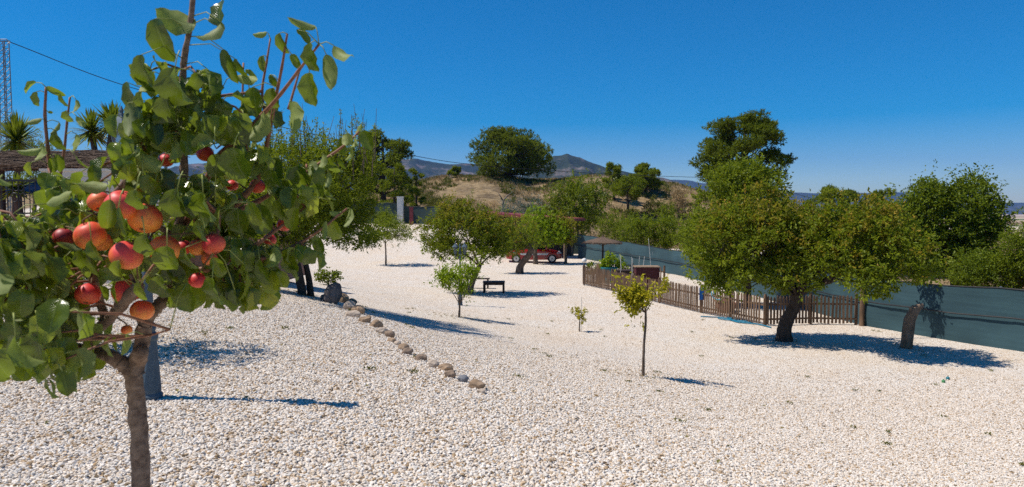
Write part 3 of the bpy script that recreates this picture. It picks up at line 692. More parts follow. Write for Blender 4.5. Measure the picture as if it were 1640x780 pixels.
lamp(L2, 'blue grey garden lamp behind the small bright green tree', 2.2 * L2.y / 24.4)

# ------------------------------------------------------------------ row of edging stones and the upright rock
def stone(c, dims, rz, mat, name, label, cat, group=None, seed=0, sub=3, sink=.25, tilt=0):
    import bmesh
    bm = bmesh.new(); bmesh.ops.create_icosphere(bm, subdivisions=sub, radius=1)
    for v in bm.verts:
        q = v.co.copy(); n1 = noise.noise(q * 1.1 + Vector((seed * 5.1, 0, 0))); n2 = noise.noise(q * 2.6 + Vector((0, seed * 3.3, 0))); n3 = noise.noise(q * 7 + Vector((0, 0, seed)))
        for pl in range(7):      # chipped flat faces
            rr = random.Random(seed * 31 + pl); nrm = Vector((rr.gauss(0, 1), rr.gauss(0, 1), rr.gauss(0, 1))).normalized(); d = q.dot(nrm) - rr.uniform(.62, .9)
            if d > 0: q -= nrm * d * .85
        v.co = q * (1 + .22 * n1 + .10 * n2 + .03 * n3)
    Mx = Matrix.Rotation(rz, 4, 'Z') @ Matrix.Rotation(tilt, 4, 'Y') @ Matrix.Diagonal((*dims, 1)); bm.transform(Mx)
    me = bpy.data.meshes.new(name); bm.to_mesh(me); bm.free(); me.materials.append(mat)
    o = bpy.data.objects.new(name, me); sc.collection.objects.link(o); o.location = Vector(c) + Vector((0, 0, dims[2] * (1 - sink) * .8))
    return setp(o, label, cat, group)
st_tan = mvar('tan_stone', (.20, .13, .075), (.40, .28, .18), 7, .9, .5, .02)
st_brown = mvar('brown_stone', (.16, .11, .075), (.32, .23, .16), 9, .9, .6, .02)
st_pale = mvar('pale_stone', (.34, .26, .19), (.50, .41, .32), 8, .9, .4, .02)
st_grey = mvar('grey_stone', (.12, .12, .125), (.24, .24, .25), 8, .85, .4, .02)
st_rock = mvar('dark_rock', (.05, .045, .045), (.20, .17, .155), 5, .95, 1.0, .05, stretch=(1, 1, .35))
SL = [(548, 484, 24, 's', 'tan rounded stone right beside the dark upright rock'), (563, 489, 16, 'b', 'small brown stone second from the dark upright rock'),
      (560, 497, 22, 'p', 'pale stone third from the dark upright rock'), (573, 502, 22, 's', 'broad tan stone with a dark hollow in the upper row'), (566, 508, 22, 'p', 'pale flat stone just below the broad tan stone'),
      (586, 517, 20, 's', 'tan stone where the tree shadow begins'), (603, 525, 20, 's', 'wedge shaped tan stone touching the tree shadow'), (612, 534, 19, 'p', 'pale slab leaning at the edge of the shadow'),
      (624, 540, 18, 'b', 'brown stone half in the tree shadow'), (627, 549, 16, 's', 'tan stone just below the tree shadow'), (637, 553, 13, 'p', 'small pale stone mid way along the row'),
      (646, 561, 18, 's', 'flat tan stone mid way along the row'), (653, 568, 18, 'b', 'brown dipping stone in the lower half of the row'), (675, 578, 20, 'b', 'rounded brown stone with pale side, lower half of the row'),
      (694, 589, 19, 'p', 'pale pinkish stone near a wide tan stone'), (714, 594, 25, 's', 'wide tan stone with a dark underside'), (722, 605, 20, 'b', 'brown stone next to the grey one'),
      (742, 612, 18, 'g', 'smooth grey stone, the only grey one in the row'), (765, 623, 28, 's', 'big pointed tan stone ending the row'), (771, 630, 13, 'p', 'little pale stone tucked in front of the end stone')]
for i, (px, py, wd, k, lab) in enumerate(SL):
    c = G(px, py); r = wd / F * c.y * .56; rg = random.Random(i)
    stone(c, (r * .97, r * rg.uniform(.6, .85), r * rg.uniform(.55, .8)), rg.uniform(-.5, .5), {'s': st_tan, 'b': st_brown, 'p': st_pale, 'g': st_grey}[k], 'edging_stone', lab, 'stone', 'stones edging the upper terrace', seed=i + 2)
c = G(533, 486); s_ = c.y / F
stone(c, (15 * s_, 11 * s_, 21 * s_), .2, st_rock, 'rock', 'dark upright rock at the head of the stone row', 'rock', seed=77, sub=4, sink=.3, tilt=.45)
c = G(520, 482); stone(c, (9 * s_, 9 * s_, 8 * s_), .2, st_rock, 'rock', 'low dark rock leaning against the upright rock', 'rock', seed=79, sub=3, sink=.3)

# ------------------------------------------------------------------ fences
def netfence(name, label, P, h, mat, pipe=None, posts=True, cat='fence', step=3.0):
    o = empty(name, P[0], label, cat); acc = 0; P = [Vector(p) for p in P]
    V = []; Fq = []; pts = []; hs_ = list(h) if isinstance(h, list) else [h] * len(P); hl = []; k_ = 0
    for a, c in zip(P[:-1], P[1:]):
        n = max(2, int((c - a).length / .3))
        for i in range(n): pts.append(a.lerp(c, i / n)); hl.append(hs_[k_] + (hs_[k_ + 1] - hs_[k_]) * i / n)
        k_ += 1
    pts.append(P[-1]); hl.append(hs_[-1])
    rows = 9
    for i, p in enumerate(pts):
        h = hl[i]
        d = (pts[min(i + 1, len(pts) - 1)] - pts[max(i - 1, 0)]); nn = Vector((-d.y, d.x, 0)).normalized(); gz = hz(p.x, p.y)
        for j in range(rows):
            t = j / (rows - 1); bulge = .05 * math.sin(i * .31 + 1) * math.sin(math.pi * t) + .07 * noise.noise(Vector((i * .35, t * 2, 4)))
            sag = -.035 * abs(math.sin(i * .3 / step * math.pi)) if j == rows - 1 else 0
            V.append(Vector((p.x, p.y, gz - .05 + (h + .05) * t + sag)) + nn * bulge)
    for i in range(len(pts) - 1):
        for j in range(rows - 1): a = i * rows + j; Fq.append((a, a + rows, a + rows + 1, a + 1))
    b = MB(); b.add(V, Fq); b.build('netting', mat, o, smooth=True)
    b = MB(); b.tube([Vector(V[i * rows + rows - 1]) for i in range(len(pts))], .018, 5); b.build('top_wire', cable_m, o)
    if pipe is not None:
        b = MB(); b.tube([Vector(V[i * rows + 4]) + Vector((-.06, -.05, pipe + .010 * math.sin(i * .9) + .02 * noise.noise(Vector((i * .4, 0, 0))))) for i in range(len(pts))], .022, 6); b.build('irrigation_pipe', cable_m, o)
    if posts:
        k = 0; L = 0
        for i in range(0, len(pts), int(step / .3)):
            p = pts[i]; h = hl[i]; d = (pts[min(i + 1, len(pts) - 1)] - pts[max(i - 1, 0)]); nn = Vector((-d.y, d.x, 0)).normalized(); q = Vector((p.x, p.y, hz(p.x, p.y))) + nn * (.09 if nn.y > 0 or nn.x > 0 else -.09)
            b = MB(); b.tube([q - Vector((0, 0, .1)), q + Vector((0, 0, h + .03))], .03, 8); b.build('post', steel, o)
    return o
netfence('netting_fence', 'long blue green shade netting fence along the right side of the garden', BF, [1.9, 1.38, 1.5, 1.56, 1.6, 1.6], net_teal, pipe=.05)
fl0 = on(520, 63); fl1 = on(636, 62); fl2 = on(647, 62); fl3 = on(800, 60)
netfence('netting_fence', 'dark green netting fence left of the white pillar', [fl0, fl1], U(600, 325, 62).z - fl1.z, net_dark)
netfence('netting_fence', 'dark green netting fence right of the white pillar', [fl2, fl3, on(930, 58)], U(670, 330, 62).z - fl2.z, net_dark)
p = on(641.5, 61.8); b = MB(); hh = U(641, 316, 61.8).z - p.z; b.box(p + Vector((0, 0, hh / 2)), (.52, .5, hh)); b.box(p + Vector((0, 0, hh + .03)), (.6, .58, .07))
pl = b.build('pillar', white_p); setp(pl, 'white square gate pillar between the dark netting fences', 'pillar')
p = on(659, 61.0); b = MB(); b.box(p + Vector((0, 0, .75)), (.32, .2, 1.5)); b.box(p + Vector((0, 0, 1.53)), (.38, .24, .08)); o = b.build('gate_post', maroon); setp(o, 'short dark red post in front of the far netting fence', 'post')

def picket_run(o, a, c, h=.86, first=True, seed=0):
    a = Vector(a); c = Vector(c); d = c - a; L = Vector((d.x, d.y, 0)).length; dd = Vector((d.x, d.y, 0)) / L; nn = Vector((-dd.y, dd.x, 0)); rg = random.Random(seed)
    ang = math.atan2(dd.y, dd.x); n = max(1, int(L / .112)); b = MB(); R0 = Matrix.Rotation(ang, 3, 'Z')
    for i in range(n):
        p = a + dd * (.05 + i * .112); p.z = hz(p.x, p.y) + .05 + rg.uniform(-.015, .015); w_ = .032; hh = h + rg.uniform(-.03, .02); lean = rg.gauss(0, .012); th = .010
        if rg.random() < .02: continue
        vs = []
        for yy in (-th, th):
            for (xx, zz) in ((-w_, 0), (w_, 0), (w_, hh - .06), (w_ * .4, hh - .008), (0, hh), (-w_ * .4, hh - .008), (-w_, hh - .06)):
                vs.append(p + R0 @ Vector((xx + lean * zz, yy, zz)))
        k = 7; b.add(vs, [tuple(range(k)), tuple(range(2 * k - 1, k - 1, -1))] + [(i_, i_ + k, (i_ + 1) % k + k, (i_ + 1) % k) for i_ in range(k)])
    b.build('pickets', wood, o)
    for zz in (.2, .66):
        b = MB(); A = a + nn * .025; C = c + nn * .025; A.z = hz(a.x, a.y) + zz; C.z = hz(c.x, c.y) + zz; m_ = (A + C) / 2; m_.z = hz(m_.x, m_.y) + zz; b.bar(A, m_, .028, .055); b.bar(m_, C, .028, .055); b.build('rail', wood, o)
    npst = max(1, round(L / 2.0))
    for i in range(0 if first else 1, npst + 1):
        p = a + dd * (L * i / npst) + nn * .075; p.z = hz(p.x, p.y); b = MB(); b.box(p + Vector((0, 0, h * .5 + .02)), (.075, .075, h + .12), rz=ang); b.box(p + Vector((0, 0, h + .10)), (.05, .05, .04), rz=ang); b.build('post', wood, o)
PF = [G(933, 456), G(978, 466), G(1053, 485), G(1120, 501), G(1222, 522), G(1300, 519.5), G(1372, 521)]
pf = empty('picket_fence', PF[0], 'weathered brown picket fence around the small enclosure', 'fence')
for i, (a, c) in enumerate(zip(PF[:-1], PF[1:])): picket_run(pf, a, c, .88, first=(i == 0), seed=i)
pf2 = empty('picket_fence', G(965, 446), 'shorter picket fence run at the back of the enclosure by the netting', 'fence')
picket_run(pf2, G(965, 446), G(1062, 457), .85, seed=20)
p = G(1380, 522); b = MB(); b.tube([p - Vector((0, 0, .05)), p + Vector((0, 0, 1.45))], [.075, .06], 10, wob=.2); o = b.build('corner_post', wood); setp(o, 'thick round timber post where picket fence meets the netting', 'post')

# ------------------------------------------------------------------ things in and around the enclosure
p = on(965, 35.0); zt = U(965, 379, 35).z; h = zt - p.z; r_ = 30 / F * 35
pa = empty('parasol', p, 'brown thatched parasol standing in the picket enclosure', 'parasol')
b = MB(); b.tube([p, p + Vector((.03, 0, h))], .05, 10); b.build('pole', wood_dark, pa)
b = MB(); rg = random.Random(4)
def radp(a): return r_ * (1 + .05 * math.sin(a * 5) + .03 * math.sin(a * 11))
n = 40; vs = []
for (f, zz) in ((.02, 0), (.35, -.10), (.7, -.19), (1, -.30), (.97, -.34), (.5, -.20)):
    for j in range(n): a = 6.283 * j / n; vs.append(p + Vector((radp(a) * f * math.cos(a), radp(a) * f * math.sin(a), h + zz + rg.uniform(-.01, .01))))
b.add(vs, [(i * n + j, i * n + (j + 1) % n, (i + 1) * n + (j + 1) % n, (i + 1) * n + j) for i in range(5) for j in range(n)])
for j in range(160):
    a = rg.uniform(0, 6.283); R = radp(a); b.tube([p + Vector((R * .9 * math.cos(a), R * .9 * math.sin(a), h - .25)), p + Vector((R * 1.05 * math.cos(a), R * 1.05 * math.sin(a), h - .30 - rg.uniform(.03, .10)))], .008, 3)
b.build('canopy', thatch, pa)
b = MB(); b.lathe([(.03, -.02), (.06, 0), (.02, .08), (.01, .13)], p + Vector((0, 0, h)), 8); b.build('cap', thatch, pa)
for j in range(8):
    a = 6.283 * j / 8; b = MB(); b.bar(p + Vector((.05 * math.cos(a), .05 * math.sin(a), h - .45)), p + Vector((r_ * .7 * math.cos(a), r_ * .7 * math.sin(a), h - .215)), .02); b.build('rib', wood_dark, pa)
# log planter at the foot of the parasol pole, teal pot with leafy plant
p = G(963, 447); p = on(963, 34.2); b = MB(); b.lathe([(.26, 0), (.27, .3), (.25, .62), (.24, .95), (.21, .96), (.2, .85)], p, 14); o = b.build('log_planter', wood); setp(o, 'tall brown log planter at the foot of the parasol pole', 'planter')
p = on(976, 33.8); b = MB(); b.lathe([(.24, .35), (.33, .5), (.42, .78), (.44, .82), (.40, .82), (.36, .7)], p, 20); b.lathe([(.22, 0), (.22, .36)], p, 12); o = b.build('plant_pot', teal_pot, smooth=True); setp(o, 'wide turquoise pot right of the log planter', 'pot')
pp = p + Vector((.1, 0, .8)); tree('potted_plant', 'bright green leafy plant growing in the turquoise pot', 'plant', pp, [(pp.x + .1, pp.y, pp.z + .35, .55, .4, .38), (pp.x - .3, pp.y, pp.z + .15, .3, .3, .25), (pp.x + .5, pp.y, pp.z + .1, .3, .3, .22)], [pp - Vector((0, 0, .1)), pp + Vector((0, 0, .12))], .03, lf_bright, leaf=.11, n=130, per=9, seed=51, wl=.65, twigs=10, slen=.1)
p2 = on(950, 34.4) + Vector((0, 0, .55)); tree('shrub', 'small dark green shrub left of the log planter', 'shrub', on(950, 34.4), [(p2.x, p2.y, p2.z + .15, .38, .3, .42)], [on(950, 34.4), p2], .03, lf_orchard, leaf=.08, n=90, per=9, seed=52, twigs=10, slen=.1)
# garden bulb light
p = on(936, 32.8); b = MB(); b.tube([p, p + Vector((0, 0, 1.12))], .02, 8); o = empty('globe_light', p, 'small white globe light beside the picket fence corner', 'lamp'); b.build('pole', iron, o)
b = MB(); b.lathe([(.03, -.12), (.10, -.08), (.12, 0), (.10, .08), (.03, .115)], p + Vector((0, 0, 1.22)), 14); b.build('globe', white_p, o, smooth=True)
# crates
chest_m = mvar('chest_paint', (.055, .012, .014), (.10, .025, .025), 6, .7, .3)
for px, Y, lab, w_, h_, m_ in ((1036, 31.0, 'dark red wooden chest with pale lid inside the picket fence', 1.05, 1.05, chest_m), (1003, 32.4, 'low dark wooden box left of the dark red chest', 1.1, .75, wood_dark)):
    p = on(px, Y); o = empty('storage_chest', p, lab, 'chest'); b = MB(); b.box(p + Vector((0, 0, h_ / 2)), (w_, .6, h_)); 
    for q in (-.48, .48): b.box(p + Vector((q * w_, -.31, h_ / 2)), (.06, .03, h_))
    b.box(p + Vector((0, -.31, h_ * .5)), (w_ * .9, .02, .05)); b.build('body', m_, o)
    b = MB(); b.box(p + Vector((0, 0, h_ + .025)), (w_ + .08, .68, .05)); b.build('lid', st_tan if m_ is chest_m else wood_dark, o)
for px, Y, x2, h_, lab in ((994, 32, 1, 1.55, 'leaning white cane behind the low dark box'), (1000, 32.2, -7, 1.55, 'white cane crossing behind the low dark box'), (1012, 32, .5, 1.45, 'upright white cane near the low dark box'), (1014, 31.8, 0, 1.4, 'second upright white cane near the low dark box'),
                     (1022, 31.7, 3, 1.5, 'white cane left of the dark red chest'), (1027, 31.7, 6, 1.5, 'slanted white cane left of the dark red chest'), (1046, 32.8, -7, 2.3, 'tall pale pole leaning on the netting behind the chest')):
    a = on(px, Y); c = a + Vector((x2 / F * Y, .05, h_)); b = MB(); b.tube([a, c], .011, 6)
    for q in (.3, .55, .8): b.tube([a.lerp(c, q), a.lerp(c, q + .012)], .015, 6)
    o = b.build('cane', cane); setp(o, lab, 'cane', 'pale canes in the enclosure')
# blue hose along the fence foot
b = MB(); P = [G(1122, 508), G(1140, 509), G(1155, 510), G(1170, 513), G(1186, 516), G(1203, 518), G(1190, 513.5), G(1165, 510.5), G(1180, 517), G(1215, 521), G(1235, 526)]
b.tube([q + Vector((0, 0, .03)) for q in catmull(P, 8)], .02, 6); P2 = [G(1150, 511.5), G(1165, 514), G(1180, 515), G(1196, 516.5), G(1185, 518), G(1168, 512)]; b.tube([q + Vector((0, 0, .035)) for q in catmull(P2, 8)], .02, 6)
hose = mvar('teal_hose', (.01, .12, .2), (.015, .18, .28), 4, .4, 0); o = b.build('hose', hose, smooth=True); setp(o, 'blue garden hose lying along the foot of the picket fence', 'hose')
P = PF[3].lerp(PF[4], .33); cc = Vector((P.x, P.y - .06, hz(P.x, P.y) + .80)); b = MB()
b.tube([cc + Vector((.24 * math.cos(a) + .01 * a, -.02 - .01 * a, .22 * math.sin(a))) for a in np.linspace(-3.4, 3.4, 30)], .014, 6); o = b.build('hose', mvar('light_blue_hose', (.10, .4, .55), (.14, .5, .65), 4, .4, 0), smooth=True); setp(o, 'light blue hose loop hung over the picket tops', 'hose')
P = PF[3].lerp(PF[4], .04); cc = Vector((P.x, P.y - .04, hz(P.x, P.y) + .90)); V = []
for i in range(6):
    for j in range(7): V.append(cc + Vector((-.11 + .22 * i / 5 * (1 - .03 * j), -.03 - .02 * math.sin(i * 2.2 + j * .4), -.42 * j / 6)))
b = MB(); b.add(V + [v + Vector((0, .012, 0)) for v in V], [(i * 7 + j, i * 7 + j + 1, (i + 1) * 7 + j + 1, (i + 1) * 7 + j) for i in range(5) for j in range(6)] + [(42 + i * 7 + j, 42 + (i + 1) * 7 + j, 42 + (i + 1) * 7 + j + 1, 42 + i * 7 + j + 1) for i in range(5) for j in range(6)])
o = b.build('cloth', blue_plastic, smooth=True); setp(o, 'small blue cloth hung on the picket fence', 'cloth')
# clay pots among the enclosure
for px, Y, s, lab in ((1160, 23.9, 1, 'large clay pot behind the pickets under the trees'), (1172, 24.3, .7, 'small clay pot behind the pickets under the trees')):
    p = on(px, Y); b = MB(); b.lathe([(.17 * s, 0), (.26 * s, .2 * s), (.28 * s, .38 * s), (.31 * s, .39 * s), (.31 * s, .45 * s), (.27 * s, .45 * s), (.25 * s, .36 * s)], p, 16); o = b.build('clay_pot', terracotta, smooth=False); setp(o, lab, 'pot')

# ------------------------------------------------------------------ benches and table under the pear tree
p = on(791, 29.6); s = 29.6 / F
t_ = empty('garden_table', p, 'low dark wooden table on the gravel under the wide tree', 'table'); w_, d_, h_ = 35 * s, .7, 17 * s
b = MB(); 
for k in range(6): b.box(p + Vector((0, -d_ / 2 + (k + .5) * d_ / 6, h_)), (w_, d_ / 6 - .015, .04))
b.build('tabletop', wood_dark, t_)
for sy in (-1, 1): b = MB(); b.box(p + Vector((0, sy * (d_ / 2 - .06), h_ - .07)), (w_ * .94, .03, .09)); b.build('apron', wood_dark, t_)
for sx in (-1, 1):
    for sy in (-1, 1): b = MB(); b.box(p + Vector((sx * w_ * .44, sy * d_ * .4, h_ / 2 - .02)), (.09, .09, h_ - .04)); b.build('leg', wood_dark, t_)
p = on(765, 31.2); t_ = empty('garden_bench', p, 'dark wooden bench left of the low table', 'bench'); w_, h_ = 1.1, .45
b = MB(); b.box(p + Vector((0, -.1, h_)), (w_, .16, .04)); b.box(p + Vector((0, .09, h_)), (w_, .16, .04)); b.build('seat', wood_dark, t_)
for sx in (-1, 1):
    for sy in (-1, 1): b = MB(); b.box(p + Vector((sx * w_ * .42, sy * .12, h_ / 2 - .015)), (.07, .07, h_ - .03)); b.build('leg', wood_dark, t_)

# ------------------------------------------------------------------ carport with dark red roof
cp0 = on(776, 54.5); cp1 = on(926, 51.5); zr = U(800, 341, 54).z; zr2 = U(920, 352, 52).z
cp = empty('carport', cp0, 'open carport with a dark red flat roof behind the car', 'carport')
ang = math.atan2(cp1.y - cp0.y, cp1.x - cp0.x); L = math.hypot(cp1.x - cp0.x, cp1.y - cp0.y); 
b = MB(); R1 = Matrix.Rotation(ang, 3, 'Z') @ Matrix.Rotation(math.atan2(zr - zr2, L), 3, 'Y'); b.box(((cp0.x + cp1.x) / 2 - .0, (cp0.y + cp1.y) / 2 + 1.8, (zr + zr2) / 2), (L + .3, 4.2, .22), rot=R1); b.build('roof', maroon, cp)
for q, yy in ((0.02, 0), (.45, 0), (.86, 0), (.02, 3.5), (.5, 3.5), (.98, 3.5)):
    x = cp0.x + (cp1.x - cp0.x) * q; y = cp0.y + (cp1.y - cp0.y) * q + yy; z0 = hz(x, y); b = MB(); b.tube([(x, y, z0), (x, y, zr + (zr2 - zr) * q - .12)], .05, 8); b.build('post', st_tan, cp)
b = MB(); b.bar((cp0.x, cp0.y + 3.7, (zr + cp0.z) / 2), (cp1.x + .1, cp1.y + 3.7, (zr2 + cp1.z) / 2), .06, 3.4) if False else None
vs = []
for q in (0, 1):
    x = cp0.x + (cp1.x - cp0.x) * q; y = cp0.y + (cp1.y - cp0.y) * q + 3.7
    for dy in (0, .06):
        vs += [(x, y + dy, hz(x, y) - .05), (x, y + dy, zr + (zr2 - zr) * q - .12)]
b.add(vs, [(0, 4, 5, 1), (2, 3, 7, 6), (0, 1, 3, 2), (4, 6, 7, 5), (1, 5, 7, 3)]); b.build('back_screen', wood_dark, cp)

# ------------------------------------------------------------------ the red car
car_red, _t, _b = new_mat('red_car_paint'); _b.inputs['Base Color'].default_value = (.34, .007, .010, 1); _b.inputs['Roughness'].default_value = .28; _b.inputs['Coat Weight'].default_value = .6
car_glass, _t, _b = new_mat('car_glass'); _b.inputs['Base Color'].default_value = (.015, .02, .022, 1); _b.inputs['Roughness'].default_value = .06
tyre_m = mvar('tyre_rubber', (.012, .012, .012), (.025, .025, .025), 20, .85, .2)
rim_m, _t, _b = new_mat('rim_alloy'); _b.inputs['Base Color'].default_value = (.55, .55, .56, 1); _b.inputs['Metallic'].default_value = .7; _b.inputs['Roughness'].default_value = .35
silver_m = mvar('silver_stripe', (.55, .58, .60), (.66, .68, .70), 3, .35, 0)
cyan_m = mvar('cyan_decal', (.10, .45, .55), (.14, .55, .62), 3, .4, 0)
def car(px, Y):
    c0 = on(px, Y); o = empty('parked_car', c0, 'red hatchback with a silver side stripe parked behind the trees', 'car'); X = lambda x, y, z: c0 + Vector((x, y, z))
    # lofted body: stations along x with (bottom, shoulder, half width)
    st = [(-1.98, .42, .62, .62), (-1.92, .30, .86, .76), (-1.6, .24, .94, .83), (-.9, .22, .96, .85), (0, .22, .95, .86), (.8, .22, .93, .85), (1.2, .23, .88, .84), (1.6, .25, .80, .82), (1.88, .30, .70, .76), (2.0, .36, .56, .64)]
    vs = []; k = 8
    for x, zb, zs, hw in st:
        for yy, zz in ((-hw * .9, zb), (-hw, zb + .12), (-hw, zs - .14), (-hw * .93, zs), (hw * .93, zs), (hw, zs - .14), (hw, zb + .12), (hw * .9, zb)): vs.append(X(x, yy, zz))
    fs = [(i * k + j, i * k + (j + 1) % k, (i + 1) * k + (j + 1) % k, (i + 1) * k + j) for i in range(len(st) - 1) for j in range(k)] + [tuple(range(k)), tuple(range(len(st) * k - 1, (len(st) - 1) * k - 1, -1))]
    b = MB(); b.add(vs, fs); 
    for sy in (-1, 1):
        for wx in (-1.25, 1.25): b.tube([X(wx + .39 * math.cos(a), sy * .855, .31 + .39 * math.sin(a)) for a in np.linspace(0, math.pi, 12)], .035, 6)
    bd = b.build('body', car_red, o, smooth=False)
    st2 = [(-1.86, .93, .94, .70, .74), (-1.62, .93, 1.36, .62, .80), (-1.2, .94, 1.47, .60, .80), (-.2, .94, 1.50, .60, .80), (.35, .93, 1.46, .60, .80), (1.12, .89, .90, .70, .78)]
    vs = []; k = 4
    for x, zb, zt_, ht, hb in st2: vs += [X(x, -hb, zb), X(x, -ht, zt_), X(x, ht, zt_), X(x, hb, zb)]
    b = MB(); b.add(vs, [(i * k + j, i * k + (j + 1) % k, (i + 1) * k + (j + 1) % k, (i + 1) * k + j) for i in range(5) for j in range(k)] + [(0, 1, 2, 3), (23, 22, 21, 20)]); b.build('window', car_glass, o)
    b = MB(); vs = []
    for x, zb, zt_, ht, hb in st2[1:5]: vs += [X(x, -ht - .02, zt_ - .02), X(x, -ht + .03, zt_ + .025), X(x, ht - .03, zt_ + .025), X(x, ht + .02, zt_ - .02)]
    b.add(vs, [(i * 4 + j, i * 4 + j + 1, (i + 1) * 4 + j + 1, (i + 1) * 4 + j) for i in range(3) for j in range(3)])
    for sy in (-1, 1):
        for x1, z1, x2, z2 in ((.35, 1.45, 1.14, .90), (-.35, 1.49, -.35, .93), (-1.62, 1.35, -1.86, .93), (-1.25, 1.46, -1.15, .93)): b.bar(X(x1, sy * .625, z1), X(x2, sy * .80, z2), .05, .05)
    b.build('roof', car_red, o)
    for sy in (-1, 1):
        b = MB(); b.box(X(0.0, sy * .862, .62), (2.0, .02, .12)); b.build('side_stripe', silver_m, o)
        b = MB(); b.box(X(-1.35, sy * .848, .70), (.22, .03, .16)); b.build('decal', cyan_m, o)
        b = MB(); b.box(X(1.72, sy * .66, .68), (.34, .22, .12), rot=Matrix.Rotation(-sy * .35, 3, 'Z')); b.build('headlight', silver_m, o)
        b = MB(); b.box(X(-1.86, sy * .70, .84), (.10, .12, .26)); b.build('tail_light', maroon, o)
        b = MB(); b.box(X(.85, sy * .93, 1.0), (.12, .16, .11)); b.build('wing_mirror', car_red, o)
        b = MB(); b.box(X(-.35, sy * .865, .80), (.16, .03, .03)); b.box(X(-.40, sy * .861, .55), (.012, .02, .62)); b.box(X(.78, sy * .861, .55), (.012, .02, .6)); b.build('door_handle', iron, o)
    for wx in (-1.25, 1.25):
        for sy in (-1, 1):
            c = X(wx, sy * .76, .31); b = MB(); n = 24; prof = [(.20, -.09), (.29, -.10), (.31, -.06), (.31, .06), (.29, .10), (.20, .09)]; vs = []
            for r, yy in prof:
                for j in range(n): a = 6.283 * j / n; vs.append(c + Vector((r * math.cos(a), yy, r * math.sin(a))))
            b.add(vs, [(i * n + j, i * n + (j + 1) % n, (i + 1) * n + (j + 1) % n, (i + 1) * n + j) for i in range(5) for j in range(n)]); ty = b.build('wheel', tyre_m, o, org=c)
            b = MB(); b.lathe([(.19, -.02), (.19, .02)], (0, 0, 0), 20); 
            for j in range(7): a = 6.283 * j / 7; b.bar(Vector((0, 0, 0.03)), Vector((.195 * math.cos(a), .195 * math.sin(a), .03)), .05, .03)
            rm = b.build('rim', rim_m, None); rm.parent = ty; rm.rotation_euler = (math.pi / 2, 0, 0); rm.location = (0, sy * .075, 0)
    b = MB(); b.box(X(2.0, 0, .42), (.08, 1.2, .16)); b.build('bumper', iron, o)
    b = MB(); b.box(X(2.045, 0, .42), (.012, .5, .11)); b.build('number_plate', white_p, o)
car(855, 48.2)

# ------------------------------------------------------------------ orchard trees
def tb3(px, py): return G(px, py)
# wide pear tree with lamp in front
B = G(752, 470); Y = B.y
tree('orchard_tree', 'wide crowned fruit tree behind the lamp and the low table', 'tree', B,
     [E(804, 396, Y, 26, 18), E(742, 372, Y, 62, 46), E(700, 378, Y, 34, 32), E(790, 372, Y + .3, 42, 34), E(738, 345, Y, 36, 28), E(715, 402, Y - .5, 26, 20), E(785, 398, Y, 30, 18), E(760, 400, Y - 1, 26, 16)],
     [B, U(757, 450, Y), U(768, 425, Y)], .14, lf_orchard, leaf=.10, n=1900, per=11, seed=101, sec=(lf_rusty, 1.5, .6), spread=.11, slen=.3, up=.55, gap=.25, gscale=1.4, barkm=bark)
B = G(832, 438); Y = B.y
tree('orchard_tree', 'leaning fruit tree with curved trunk in front of the red car', 'tree', B,
     [E(838, 372, Y, 28, 22), E(812, 380, Y, 26, 24), E(802, 394, Y, 24, 18), E(850, 388, Y, 18, 14), E(826, 392, Y, 18, 14), E(816, 400, Y, 26, 14)], [B, U(834, 425, Y), U(846, 410, Y), U(852, 398, Y)], .22, lf_orchard, leaf=.085, n=800, per=12, seed=102, sec=(lf_rusty, 1.5, .5), slen=.28, gap=.5)
B = G(858, 423); Y = B.y
tree('orchard_tree', 'bright green tree with golden right side before the carport', 'tree', B,
     [E(862, 362, Y, 30, 26), E(880, 372, Y, 34, 20), E(856, 345, Y, 18, 14), E(850, 380, Y, 16, 16), E(872, 384, Y, 26, 12), E(900, 380, Y, 18, 12)], [B, U(857, 405, Y), U(858, 388, Y)], .16, lf_bright, leaf=.125, n=1000, per=11, seed=103, slen=.3, gap=.5)
Bq = on(906, 47.0)
tree('orchard_tree', 'small golden leaved tree between the bright green tree and netting', 'tree', Bq,
     [E(903, 366, Bq.y, 22, 20), E(888, 358, Bq.y, 20, 14), E(912, 380, Bq.y, 14, 14)], [Bq, U(906, 396, Bq.y), U(905, 382, Bq.y)], .09, lf_goldtip, leaf=.12, n=450, per=12, seed=104, slen=.3, gap=.5)
# far young tree
B = G(618, 425); Y = B.y
tree('young_tree', 'young flat crowned tree on the far gravel before the netting', 'tree', B,
     [E(620, 368, Y, 38, 14), E(605, 376, Y, 28, 10), E(640, 374, Y, 24, 11), E(620, 354, Y, 22, 11), E(590, 372, Y, 14, 8)], [B, U(618, 405, Y), U(617, 388, Y)], .055, lf_orchard, leaf=.10, n=760, per=10, seed=105, slen=.35, tint=(.3, .9), gap=.35, up=.35)
# small bright tree before the lamp
B = G(735, 508); Y = B.y
tree('young_tree', 'small bright green tree with forked stem in front of the lamp', 'tree', B,
     [E(742, 443, Y, 28, 17), E(722, 450, Y, 20, 14), E(757, 452, Y, 18, 14), E(740, 462, Y, 22, 10), E(766, 432, Y, 12, 9), E(710, 440, Y, 12, 8), E(742, 460, Y, 16, 10)], [B, U(736, 495, Y), U(736, 486, Y)], .035, lf_bright, leaf=.075, n=330, per=9, seed=106, slen=.26, spread=.09, twigs=26, gap=.1, gscale=2.2, nseg=6)
